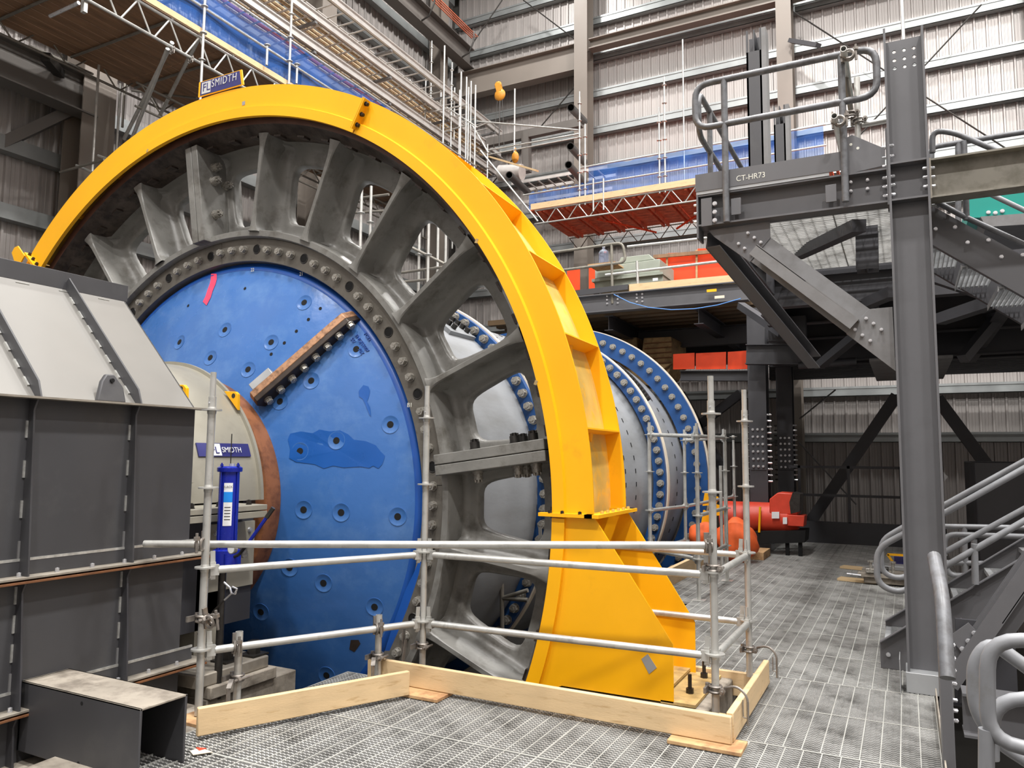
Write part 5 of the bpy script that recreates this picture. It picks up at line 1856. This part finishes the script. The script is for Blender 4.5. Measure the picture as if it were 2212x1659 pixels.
# lagged duct hanging below the mezzanine
du = thing('lagged_duct', P(1380, 830, Y=16))
tag(du, 'tan lagged duct hopper hanging behind the top of the mill shell', 'duct')
quadbox(((1300, 790), (1300, 735), (1375, 728), (1380, 795)), 15.6, 1.5, 'hopper', 'duct', du, .02)
quadbox(((1382, 795), (1390, 730), (1450, 727), (1452, 785), (1430, 800)), 15.4, 1.2, 'elbow', 'duct', du, .02)
quadbox(((1300, 795), (1452, 785), (1440, 815), (1390, 830), (1300, 838)), 15.5, 1.0, 'lower_box', 'duct', du, .02)
quadbox(((1390, 812), (1455, 838), (1452, 848), (1385, 828)), 15.3, .8, 'outlet_flange', 'duct', du)
for k in range(5):
    p = [P(1392 + k * .5, 742 + k * 11, Y=15.38), P(1451, 738 + k * 11, Y=15.38)]
    MB().bar(p[0], p[1], .02, .02).build('seam', 'rustedge', du)

# ---------------------------------------------------------------- red heater on black stand
ht = thing('space_heater', P(1690, 1190, Y=14.0))
tag(ht, 'red cylindrical heater on a black stand right of the dark column', 'heater')
a_, b_ = P(1560, 1116, Y=14.1), P(1705, 1125, Y=14.1)
zc_ = P(1690, 1120, Y=14.1).z
a_.z = b_.z = zc_
MB().tube(a_, b_, .27, 24).build('barrel', 'red', ht)
MB().tube(b_, b_ + V((.15, 0, 0)), .27, 24, r1=.2).build('barrel_end', 'red', ht)
quadbox(((1662, 1110), (1662, 1078), (1680, 1064), (1715, 1066), (1725, 1080), (1722, 1112)), 13.85, .5, 'fan_housing', 'red', ht, .015)
quadbox(((1705, 1085), (1712, 1064), (1728, 1068), (1727, 1105), (1708, 1110)), 13.83, .52, 'fan_cage', 'boltdark', ht)
quadbox(((1700, 1136), (1700, 1112), (1738, 1114), (1736, 1138)), 13.8, .4, 'tank_box', 'red', ht, .01)
quadbox(((1667, 1120), (1683, 1120), (1683, 1106), (1667, 1106)), 13.78, .04, 'data_label', 'white', ht)
quadbox(((1691, 1132), (1700, 1132), (1700, 1118), (1691, 1118)), 13.74, .06, 'filter_bowl', 'white', ht)
quadbox(((1625, 1176), (1625, 1148), (1740, 1146), (1738, 1172)), 13.8, .6, 'stand_box', 'black', ht)
for x in (1634, 1700, 1728):
    c = P(x, 1170, Y=13.85)
    MB().box(c.x - .03, c.x + .03, 13.85, 13.92, .001, c.z).build('leg', 'black', ht)
MB().tube(P(1642, 1095, Y=13.8), P(1640, 1150, Y=13.8), .02, 8).build('yellow_strap', 'yellow', ht)
for x, y, r_, lb in ((1592, 1168, .33, 'orange fabric bag behind the rear scaffold posts'), (1520, 1160, .24, 'orange fabric bag beside the mill shell')):
    c = P(x, y, Y=12.6)
    bb_ = MB().sphere(c, r_, 20, 14, 1, .8, 1.05)
    bb_.v = [tuple(V(c) + (V(v_) - V(c)) * (1 + .07 * math.sin(v_[0] * 15 + v_[2] * 11) + .04 * math.sin(v_[2] * 27 + v_[1] * 20))) for v_ in bb_.v]
    o = bb_.build('fabric_bag', 'sack', None)
    tag(o, lb, 'bag')
for k, (x, y) in enumerate(((1533, 1080), (1548, 1102), (1530, 1118))):
    c = P(x, y, Y=12.8)
    o = MB().prism([c + V(v) for v in ((-.12, 0, -.1), (.1, 0, -.08), (.14, 0, .05), (-.08, 0, .12))], (0, .04, 0)).build('yellow_guard_piece', 'yellow', None)
    tag(o, ('upper', 'middle', 'lower')[k] + ' yellow sheet metal piece behind the rear scaffold', 'panel')
# stack of steel parts and planks on the walkway
pl_ = thing('fixture_stack', (-.25, 11.4, 0))
tag(pl_, 'stacked dusty steel fixtures on planks beside the column', 'fixture')
for (x0, x1, y0, y1, z0, z1, m) in ((-.55, .2, 11.25, 11.5, .02, .1, 'concrete'), (-.62, .2, 11.2, 11.32, .1, .16, 'concrete'), (-.6, .2, 11.6, 12.1, .02, .12, 'concrete'), (-.5, .2, 11.9, 12.2, .12, .18, 'plate'),
                                    (-.52, -.4, 11.18, 11.3, .16, .22, 'bolt'), (-.35, -.25, 11.2, 11.3, .16, .24, 'boltdark')):
    MB().box(x0, x1, y0, y1, z0, z1).build('steel_block', m, pl_, bevel=.008)
for x, y, z in ((-.46, 11.2, .16), (-.2, 11.25, .16), (-.35, 12, .18)):
    MB().tube((x, y, z), (x, y, z + .14), .02, 8).tube((x, y, z + .14), (x, y, z + .16), .04, 8).build('set_screw', 'bolt', pl_)
MB().tube((-.75, 11.2, .13), (-.58, 11.2, .12), .015, 8).build('side_screw', 'boltzinc', pl_)
o = MB().box(-.2, .05, 12.3, 12.5, .0, .28).build('blue_can', 'navy', None, bevel=.01)
tag(o, 'small navy container with yellow frame behind the steel fixtures', 'container')
o = MB().bar((-.28, 12.22, .3), (-.1, 12.22, .02), .03, .03).bar((-.28, 12.22, .3), (-.02, 12.22, .3), .03, .03).build('bent_bracket', 'yellow', None)
tag(o, 'yellow bent frame leaning on the navy container', 'frame')
for p0, p1, lb in (((-.92, 12.75), (-.3, 12.6), 'rear pine plank end under the steel fixtures'), ((-.87, 11.5), (-.4, 11.42), 'front pine plank end under the steel fixtures')):
    o = MB().bar((p0[0], p0[1], .018), (p1[0], p1[1], .018), .2, .03).build('plank', 'wood', None)
    tag(o, lb, 'plank')
# toe boards and pads along the far mill pit
o = MB().box(-2.80, -2.74, 9.4, 12.3, .0, .22).build('toe_board', 'wood', None)
tag(o, 'low timber toe board along the mill pit behind the yellow foot', 'board')
o = MB().box(-2.45, -2.1, 13.0, 13.7, .0, .12).build('timber_pallet', 'woodpad', None)
tag(o, 'timber pallet at the foot of the dark column', 'pallet')

# ---------------------------------------------------------------- second scaffold beside the shell
S = {'a': (P(1403, 1000, Y=9.7).x, 9.7), 'b': (-2.19, 9.03), 'c': (P(1479, 1000, Y=11.4).x, 11.4), 'd': (-2.19, 10.61), 'e': (P(1585, 1000, Y=13.2).x, 13.2)}
zt2 = 1.66 + .5
post(*S['a'], 0, P(1403, 912, Y=9.7).z, (.46, .96, 1.46, 1.94), 'rear scaffold post closest to the mill shell', base=True)
post(*S['b'], 0, P(1507, 914, Y=9.03).z, (.47, .97, 1.47, 1.9), 'rear scaffold post with tall screw jack left of the front right post', base=True)
post(*S['c'], 0, P(1479, 928, Y=11.4).z, (.42, .92, 1.42, 1.9), 'rear scaffold post in front of the second blue shell flange', base=True)
post(*S['d'], 0, P(1570, 928, Y=10.61).z, (.47, .97, 1.47, 1.92), 'rear scaffold post standing left of the rear right post', base=True)
post(*S['e'], 0, P(1585, 950, Y=13.2).z, (1.5, 2.0, 1.0), 'thin far scaffold post right behind the others', base=True)
for x, lb in ((1558, 'left'), (1567, 'right')):
    c = P(x, 1100, Y=11.5)
    post(c.x, 11.5, .0, P(x, 1006, Y=11.5).z, (), lb + ' one of two plain short upright tubes in the rear scaffold', spig=0)


def seg(a, b_, z0, z1=None, lb=''):
    ledger((S[a][0], S[a][1], z0), (S[b_][0], S[b_][1], z1 or z0), lb)


seg('a', 'b', 1.94, 1.9, 'top rail between the two nearest rear scaffold posts')
seg('b', 'd', 1.9, 1.92, 'top rail receding in the rear scaffold, right side')
seg('c', 'd', 1.9, 1.92, 'top rail at the back of the rear scaffold')
seg('a', 'c', .96, .92, 'middle rail in front of the shell receding right')
seg('b', 'd', .97, .97, 'middle rail of the rear scaffold, right side')
seg('c', 'e', .92, 1.0, 'middle rail running on to the far post')
seg('a', 'c', .46, .42, 'lower rail in front of the shell')
seg('b', 'd', .47, .47, 'lower rail of the rear scaffold, right side')
seg('a', 'b', .46, .47, 'lower rail between the two nearest rear posts')
c0_, c1_ = P(1082, 872, Y=7.6), P(1085, 1400, Y=7.6)
o = MB().tube(c0_, c1_, .024, 10).build('scaffold_post', 'galvdark', None)
tag(o, 'dark upright tube seen through the lower spoke openings', 'post')
o = MB().tube(P(1085, 1292, Y=7.6), P(1140, 1275, Y=7.6), .024, 10).tube(P(1085, 1292, Y=7.6), P(1140, 1296, Y=7.6), .024, 10).build('scaffold_ledger', 'galvdark', None)
tag(o, 'forked dark rail seen through the lower spoke opening', 'rail')
# ---------------------------------------------------------------- scaffold bridge over the mill (front lattice, planks, blue net)
def lattice(name, p0, p1, h, label, m, pitch=.62, r=.024, phase=0.0):
    """ladder beam: two chords, zigzag bracing; p0, p1 on the lower chord"""
    p0, p1 = V(p0), V(p1)
    t = thing(name, (p0 + p1) / 2)
    tag(t, label, 'lattice beam')
    d = (p1 - p0).normalized()
    L = (p1 - p0).length
    up = V((0, 0, h))
    MB().tube(p0, p1, r, 8).build('lower_chord', m, t)
    MB().tube(p0 + up, p1 + up, r, 8).build('upper_chord', m, t)
    k = 0
    s = phase
    while s + pitch / 2 < L:
        a_ = p0 + d * s
        MB().tube(a_ + up, a_ + d * pitch * .45, r * .62, 6).build('diagonal', m, t)
        if s + pitch < L:
            MB().tube(a_ + d * pitch * .55, a_ + d * pitch + up, r * .62, 6).build('diagonal', m, t)
        s += pitch
    return t


BY = 19.2
za = P(1268, 470, Y=BY).z
bz0, bz1 = P(1300, 463, Y=BY).z, P(1300, 433, Y=BY).z
h_ = bz1 - bz0
lattice('lattice_beam', (-9.2, BY, bz0), (-1.44, BY, bz0), h_, 'bright lattice beam carrying the front of the scaffold bridge', 'galv', .66)
lattice('lattice_beam', (-9.4, BY + 3.0, bz0), (-1.44, BY + 3.0, bz0), h_, 'darker lattice beam at the back of the scaffold bridge', 'galvdark', .66)
bd = thing('bridge_deck', (-3.4, BY + 1, bz1))
tag(bd, 'plank deck of the scaffold bridge from below, orange bounce light in its colour', 'scaffold deck')
for i in range(12):
    y = BY + .08 + i * .24
    for j in range(4):
        MB().box(-9.4 + j * 2.0, -7.42 + j * 2.0, y, y + .23, bz1 + .04, bz1 + .08).build('plank', 'plank_bounce', bd)
for i in range(12):
    x = -9.1 + i * .7
    MB().box(x, x + .06, BY + .03, BY + 2.97, bz1 - .05, bz1 + .035).build('transom', 'plank_bounce', bd)
    MB().box(x + .14, x + .2, BY + .03, BY + 2.97, bz1 - .05, bz1 + .035).build('transom', 'plank_bounce', bd)
o = MB().box(-9.3, -1.44, BY - .07, BY - .03, bz1 + .02, bz1 + .19).build('toe_board', 'wood', None)
tag(o, 'long timber toe board along the front of the scaffold bridge', 'board')
zr1, zr2 = P(1268, 398, Y=BY).z, P(1268, 359, Y=BY).z
for z, x0, lb in ((zr1, -9.6, 'middle'), (zr2, -7.8, 'upper')):
    o = MB().tube((x0, BY + .03, z), (-1.44, BY + .03, z), .024, 10).build('scaffold_ledger', 'galv', None)
    tag(o, lb + ' guardrail tube along the front of the blue-netted bridge', 'rail')
for x, yt, lb in ((1252, 198, 'tallest post at the left end of the blue-netted bridge'), (1264, 268, 'shorter twin post at the left end of the blue-netted bridge'), (1425, 232, 'bridge post left of a pair in front of the wall panels'),
                  (1437, 165, 'taller bridge post of the pair in front of the wall panels'), (1694, 255, 'bridge post between platform handrail pipes')):
    c = P(x, 400, Y=BY)
    zz = P(x, yt, Y=BY).z
    post(c.x, BY, bz1 - .05, zz, [bz1 + .5 * k + .4 for k in range(int((zz - bz1 - .4) / .5) + 1)], lb)
for x, lb in ((1283, 'left'), (1305, 'right')):
    c = P(x, 400, Y=BY)
    post(c.x, BY - .05, bz0 + .1, P(x, 387, Y=BY).z, (), lb + ' stub tube on the bridge toe board', spig=0)
o = MB().tube((P(1476, 200, Y=BY + 1).x, BY + 1, P(1476, 85, Y=BY + 1).z), (P(1476, 200, Y=BY + 1).x, BY + 1, bz1), .022, 8).build('scaffold_post', 'galv', None)
tag(o, 'very tall thin upright tube behind the bridge, in front of the panels', 'post')
o = MB().tube((P(1949, 50, Y=18).x, 18, P(1949, 0, Y=18).z + 2), (P(1953, 90, Y=18).x, 18, P(1953, 100, Y=18).z - 2), .035, 8).build('drop_pipe', 'galv', None)
tag(o, 'bright vertical pipe on the wall behind the drilled column head', 'pipe')


def net(x0, x1, z0, z1, y, label, n=60, axis='x'):
    b = MB()
    vs = []
    random.seed(int(abs(x0 * 10)))
    ph = random.random() * 6
    for i in range(n + 1):
        u = x0 + (x1 - x0) * i / n
        for j in range(7):
            z = z0 + (z1 - z0) * j / 6 - (.05 * math.sin(i * .5 + ph) ** 2 if j == 6 else 0)
            w = .03 * math.sin(i * .33 + j * .2 + ph)
            vs.append((u, y + w, z) if axis == 'x' else (y + w, u, z))
    b.add(vs, [(i * 7 + j, (i + 1) * 7 + j, (i + 1) * 7 + j + 1, i * 7 + j + 1) for i in range(n) for j in range(6)])
    o = b.build('debris_net', 'net', None)
    tag(o, label, 'net')


net(-7.6, -1.5, bz1 + .12, zr2 + .04, BY + .12, 'blue debris net along the front of the scaffold bridge')
net(-9.5, -7.65, bz1 + .1, zr1 + .16, BY + .25, 'lower blue net piece at the left end of the bridge')
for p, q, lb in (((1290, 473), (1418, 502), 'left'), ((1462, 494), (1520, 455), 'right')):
    o = MB().tube(P(*p, Y=BY + 1.5), P(*q, Y=BY + 2.6), .03, 8).build('sway_brace', 'orange', None)  # orange bounce light under the bridge put into the tube colour
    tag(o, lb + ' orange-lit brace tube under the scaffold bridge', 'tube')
# ladder trays behind the net at the bridge's left end
for k, (a_, b_, lb) in enumerate((((1105, 402), (1250, 365), 'upper'), ((1120, 440), (1260, 415), 'lower'))):
    p0, p1 = P(*a_, Y=22.6), P(*b_, Y=22.6)
    p1.z = p0.z = (p0.z + p1.z) / 2
    t = thing('ladder_tray', p0)
    tag(t, lb + ' ladder-type cable tray behind the blue net', 'cable tray')
    for dy in (0, .8):
        MB().bar(p0 + V((0, dy, 0)), p1 + V((1, dy, 0)), .02, .1).build('side_rail', 'tray', t)
    for i in range(9):
        x = p0.x + .2 + i * .36
        MB().box(x, x + .05, p0.y, p0.y + .8, p0.z - .02, p0.z + .0).build('rung', 'tray', t)
for p, q, Y, r, m, lb in (((1038, 325), (1162, 478), 19.0, .027, 'galv', 'long bright tube slanting down behind the yellow guard rim'),
                          ((1030, 262), (1250, 281), 19.7, .027, 'galv', 'bright tube running level-right to the tallest bridge post'),
                          ((1030, 275), (1060, 262), 19.7, .024, 'galv', 'short stub tube by the scaffold tower corner'),
                          ((1052, 325), (1252, 289), 20.2, .027, 'galv', 'upper chord tube of the small ladder beam left of bridge'),
                          ((1056, 334), (1250, 297), 20.2, .022, 'galv', 'lower chord tube of the small ladder beam left of bridge')):
    o = MB().tube(P(*p, Y=Y), P(*q, Y=Y), r, 8).build('scaffold_tube', m, None)
    tag(o, lb, 'tube')
hb = thing('hoist_beam', P(1138, 360, Y=22.5))
tag(hb, 'brown steel hoist frame beam with post behind the bridge end', 'beam')
MB().bar(P(1040, 312, Y=22.5), P(1258, 265, Y=22.5), .22, .28).build('beam', 'bbeam', hb)
MB().bar(P(1137, 291, Y=22.5), P(1138, 372, Y=22.5), .26, .26, up=(0, 1, 0)).build('post', 'bbeam', hb)
for p, q, lb in (((1233, 232), (1262, 262), 'upper'), ((1232, 316), (1262, 350), 'middle'), ((1100, 378), (1140, 415), 'left lower'), ((1228, 356), (1262, 395), 'right lower')):
    a_ = P(*p, Y=18.9)
    b_ = P(*q, Y=21.6)
    o = MB().tube(a_, b_, 0.11, 14, hollow=.2).build('pipe_end', 'boltdark', None)
    tag(o, lb + ' open black pipe end pointing towards the viewer near the bridge', 'pipe')
o = MB().bar(P(1055, 338, Y=19.9), P(1160, 369, Y=19.2), .14, .05).build('loose_timber', 'wood', None)
tag(o, 'loose pale timber slanting beside the bridge end', 'timber')
hk = thing('hoist_block', P(1080, 215, Y=21))
tag(hk, 'yellow-orange hoist hook block hanging on ropes', 'hook block')
c = P(1080, 205, Y=21)
MB().sphere(c, .2, 12, 8, 1, .5, 1).build('sheave', 'hook', hk)
MB().bar(c + V((0, 0, .1)), P(1076, 182, Y=21), 0.17, .17, up=(0, 1, 0)).build('swivel', 'hook', hk)
MB().sphere(P(1076, 184, Y=21), .13, 10, 6, 1, .6, 1).build('hook', 'hook', hk)
MB().tube(c, P(1078, 330, Y=21), .02, 6).tube(c + V((.08, 0, 0)), P(1089, 320, Y=21), .008, 6).tube(c - V((.08, 0, 0)), P(1066, 320, Y=21), .008, 6).build('rope', 'boltdark', hk)
h2 = P(1113, 340, Y=20.6)
o = MB().sphere(h2, .16, 10, 6, .8, .5, 1.2).tube(h2 + V((0, 0, .08)), h2 + V((0, 0, .3)), .03, 8).build('chain_hoist', 'hook', None)
tag(o, 'small orange chain hoist body hanging above the pale pipe', 'hoist')
c = P(1112, 220, Y=21.8)
o = MB().tube((c.x, 21.8, P(1112, 192, Y=21.8).z), (c.x, 21.8, P(1112, 355, Y=21.8).z), .03, 8).build('scaffold_post', 'galv', None)
tag(o, 'bright upright tube right of the hanging hook block', 'post')
o = MB().tube(P(1080, 374, Y=21.5), P(1128, 372, Y=21.5), .26, 20).build('lagging_pipe', 'tray', None)
tag(o, 'shiny short wide pipe lagging beside the loose timber', 'pipe')
# ---------------------------------------------------------------- scaffold tower of loose uprights behind the guard
tower = [(759, 108, 200, 18.6), (766, 76, 200, 19.0), (885, 172, 255, 19.5), (919, 157, 280, 19.2), (931, 89, 290, 20.2), (951.6, 197, 330, 20.2), (958.5, 99.5, 330, 18.6), (975, 135.6, 340, 19.5), (981, 190, 350, 20.6),
         (992, 195, 350, 20.5), (995, 156, 350, 19.0), (1006.7, 167, 370, 19.2), (1011, 189, 380, 20.3), (1016.3, 176, 380, 19.5), (1026, 184.5, 390, 19.0), (1053, 312, 380, 19.7), (1285, 20, 20, 0)]
for k, (x, yt, yb, Y) in enumerate(tower[:-1]):
    c = P(x, (yt + yb) / 2, Y=Y)
    z1 = P(x, yt, Y=Y).z
    disc = k in (1, 2, 3, 4, 7, 15)
    post(c.x, Y, 8.3, z1, [z1 - .25 - .5 * j for j in range(8)] if disc else (), ORD[k] + ' upright from the left in the scaffold tower above the guard' + (', with rosettes' if disc else ', plain tube'), spig=.2 if disc else 0, r=.027 if not disc else .0242)
for p, q, Y, lb in (((925, 243), (1010, 226), 19.2, 'short cross tube low on the scaffold tower'), ((952, 215), (985, 208), 19.8, 'short cross tube high on the scaffold tower'),
                    ((965, 232), (1031, 275), 19.2, 'double tube slanting down right across the scaffold tower'), ((885, 250), (935, 275), 19.4, 'sloping tube at the left foot of the scaffold tower'),
                    ((940, 290), (1010, 270), 19.7, 'lower cross tube behind the tower uprights'), ((1020, 270), (1055, 330), 19.4, 'tube slanting down right from the tower corner')):
    o = MB().tube(P(*p, Y=Y), P(*q, Y=Y), .026, 8).build('scaffold_tube', 'galv', None)
    tag(o, lb, 'tube')
# ---------------------------------------------------------------- left walkway with blue net
LX, LZ = -10.98, 8.60
lattice('lattice_beam', (LX, 6.2, LZ), (LX, 18.6, LZ), .46, 'bright lattice beam above the top left of the guard', 'galv', .62, .026, .3)
lattice('lattice_beam', (LX - 2.8, 4.8, LZ + .3), (LX - 2.8, 18.6, LZ + .3), .45, 'dim lattice beam on the far side of the overhead deck', 'galvdark', 1.0, .026, .1)
lattice('lattice_beam', (LX - 1.4, 8.8, LZ - .6), (LX - 1.4, 18.6, LZ - .6), .45, 'dim lattice beam hanging below the middle of the overhead deck', 'galvdark', 1.15, .024, .1)
ld = thing('overhead_deck', (LX - 2, 12, 9.15))
tag(ld, 'dark brown plank deck overhead at top left', 'scaffold deck')
for i in range(12):
    x = LX - .06 - (i + 1) * .24
    for j in range(5):
        y0 = 3.6 + j * 3.0
        MB().box(x, x + .23, y0, y0 + 2.98, 9.16, 9.20).build('plank', 'plank', ld)
for k in range(11):
    y = 4.4 + k * 1.35
    MB().tube((LX - 2.85, y, 9.12), (LX - .04, y, 9.12), .026, 8).build('transom', 'galvdark', ld)
o = MB().box(LX + .03, LX + .07, 6.2, 18.8, 9.10, 9.21).build('toe_board', 'wood', None)
tag(o, 'timber toe board along the overhead deck below the blue net', 'board')
for z, lb in ((9.61, 'middle'), (10.10, 'upper')):
    o = MB().tube((LX + .05, 5.8, z), (LX + .05, 18.8, z), .024, 8).build('scaffold_ledger', 'galv', None)
    tag(o, lb + ' guardrail tube of the overhead deck', 'rail')
net_b = MB()
vs = []
for i in range(71):
    u = 5.8 + 9.0 * i / 70
    for j in range(7):
        z = 9.2 + .92 * j / 6
        vs.append((LX - .02 + .03 * math.sin(i * .3 + j * .3), u, z))
net_b.add(vs, [(i * 7 + j, (i + 1) * 7 + j, (i + 1) * 7 + j + 1, i * 7 + j + 1) for i in range(70) for j in range(6)])
o = net_b.build('debris_net', 'net', None)
tag(o, 'long blue debris net above the top of the yellow guard', 'net')
for x, yt, yb, lb in ((436, -40, 178, 'tall'), (625, -60, 190, 'second tall')):
    y_ = P(x, 90, X=LX + .09).y
    z1 = P(x, yt, X=LX + .09).z
    z0 = P(x - 4, yb, X=LX + .09).z
    post(LX + .12, y_, z0 - .5, z1, [8.6, 9.1, 9.6, 10.1, 10.6, 11.1], lb + ' bright post passing the blue net above the guard top', spig=0)
for x, yt, yb, lb in ((576, 105, 170, 'left'), (641, 148, 182, 'right')):
    c = P(x, (yt + yb) / 2, X=LX + .15)
    post(c.x, c.y, 9.2, P(x, yt, X=LX + .15).z, (9.61,), lb + ' short post stub in front of the blue net', spig=0)
for p, q, lb in (((372, 92), (268, 300), 'left leaning raker tube below the lattice beam'), ((362, 105), (285, 300), 'second leaning raker tube close behind the left one'), ((432, 78), (345, 250), 'right leaning raker tube below the lattice beam')):
    y_ = P(*p, X=LX).y
    o = MB().tube(P(*p, Y=y_), P(*q, Y=y_ + .9), .035, 10).build('raker_tube', 'galv', None)
    tag(o, lb, 'tube')
for x, lb in ((372, 'left'), (412, 'right')):
    c = P(x, 110 + (x - 372) * .5, X=LX + .03)
    clamp(c, (0, 1, 0), lb + ' swivel coupler hanging below the lattice beam')
c = P(182, 15, Y=6.9)
o = MB().box(c.x - .04, c.x + .04, 6.87, 6.93, P(182, 27, Y=6.9).z, P(182, -30, Y=6.9).z).build('white_post', 'galv', None)
tag(o, 'short white upright tube at the very top left of the deck', 'post')
for x0, y0, x1, y1, Y, lb in ((215, 140, 198, 372, 8.9, 'thin half-lit upright beside the dark wall column'), (263, 180, 250, 312, 9.6, 'second half-lit upright right of the dark wall column'),
                              (272, 150, 266, 235, 9.8, 'short dim upright under the overhead deck')):
    c = P((x0 + x1) / 2, (y0 + y1) / 2, Y=Y)
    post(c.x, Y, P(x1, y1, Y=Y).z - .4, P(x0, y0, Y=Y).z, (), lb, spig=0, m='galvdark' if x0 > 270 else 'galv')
for p, q, Y, m, lb in (((130, 372), (225, 345), 8.6, 'galvdark', 'dull tube rising right behind the guard rim at left'), ((165, 357), (205, 375), 8.7, 'galv', 'short bright tube behind the guard rim at left'),
                       ((212, 336), (235, 345), 8.7, 'galv', 'tiny bright tube end above the guard rim at left'), ((285, 196), (425, 212), 10.3, 'galvdark', 'thin level tube under the overhead deck'),
                       ((0, 70), (200, 160), 8.5, 'galvdark', 'long dim tube under the overhead deck edge')):
    o = MB().tube(P(*p, Y=Y), P(*q, Y=Y + .0), .024, 8).build('scaffold_tube', m, None)
    tag(o, lb, 'tube')
o = MB().bar(P(0, 312, Y=8.0), P(170, 232, Y=9.2), .22, .2).build('wall_brace', 'bbeam', None)
tag(o, 'brown diagonal wall brace rising to the dark column at left', 'brace')
o = MB().bar(P(98, 122, Y=8.0), P(130, 160, Y=8.6), .16, .16).build('knee_brace', 'boltdark', None)
tag(o, 'small dark knee brace above the wall column at left', 'brace')
o = MB().ibeam((-14.4, 4, 8.75), (-14.4, 9.3, 8.75), .8, .4, .03, .03).build('wall_beam', 'bbeam', None)
tag(o, 'deep dark beam along the left wall meeting the dark column', 'beam')
o = MB().tube(P(108, 35, Y=7.0), P(170, 6, Y=7.0), .03, 8).build('chain_bar', 'boltzinc', None)
tag(o, 'dusty metal bar lying against the deck underside', 'bar')
# scaffolding seen through the spokes
k = 0
for x, y0, y1, Y, lb in ((905, 490, 610, 10.5, 'first'), (925, 500, 600, 10.2, 'second'), (945, 515, 640, 10.8, 'third'), (962, 540, 620, 11.2, 'fourth'), (780, 400, 520, 9.5, 'fifth'), (800, 440, 520, 9.9, 'sixth')):
    c = P(x, (y0 + y1) / 2, Y=Y)
    post(c.x, Y, P(x, y1, Y=Y).z - .5, P(x, y0, Y=Y).z + .3, [P(x, (y0 + y1) / 2, Y=Y).z], lb + ' upright tube glimpsed through the upper right gear openings', spig=0)
for p, q, lb in (((760, 430), (840, 420), 'first'), ((760, 460), (840, 455), 'second'), ((860, 590), (970, 575), 'third'), ((860, 610), (970, 600), 'fourth'), ((880, 530), (960, 570), 'fifth')):
    o = MB().tube(P(*p, Y=10.4), P(*q, Y=10.4), .024, 8).build('scaffold_ledger', 'galvdark', None)
    tag(o, lb + ' cross tube glimpsed through the upper right gear openings', 'rail')
o = MB().box(-12.5, -8.85, 9.5, 13.5, 2.6, 2.9).build('rear_platform', 'steeldark', None)
tag(o, 'dark platform slab behind the gear spokes', 'platform')
# ---------------------------------------------------------------- cable trays along the left wall
for k, (zt__, nm) in enumerate(((13.2, 'top'), (12.4, 'middle'), (11.62, 'bottom'))):
    t = thing('cable_tray', (-13, 16, zt__))
    tag(t, nm + ' ladder cable tray running along the left wall towards the corner', 'cable tray')
    for x in (-13.55, -12.70):
        MB().box(x, x + .02, 9.5, 23.6, zt__ - .03, zt__ + .20).box(x - .06, x + .07, 9.5, 23.6, zt__ + .18, zt__ + .20).box(x - .02, x + .09, 9.5, 23.6, zt__ - .03, zt__ - .01).build('side_rail', 'tray', t)
    for i in range(32):
        y = 9.6 + i * .44
        MB().box(-13.48, -12.72, y, y + .05, zt__ + .01, zt__ + .03).build('rung', 'tray', t)
    if k:
        for j, (x, m) in enumerate(((-13.3, 'cable'), (-13.15, 'cable'), (-12.95, 'cable'))):
            MB().tube((x, 9.5, zt__ + .07), (x, 23.4, zt__ + .07), .045, 6).build('cable', m if k == 1 or j != 1 else 'copper', t)
for i in range(5):
    y = 10.6 + i * 3.1
    t = thing('tray_support', (-13.9, y, 11.5))
    tag(t, ('nearest', 'second', 'third', 'fourth', 'farthest')[i] + ' hanger arm frame under the cable trays', 'bracket')
    for z in (13.14, 12.34, 11.56):
        MB().box(-14.9, -12.62, y, y + .08, z - .06, z).build('arm', 'steelmid', t)
    MB().box(-14.9, -14.82, y, y + .08, 11.4, 13.4).build('upright', 'steelmid', t)
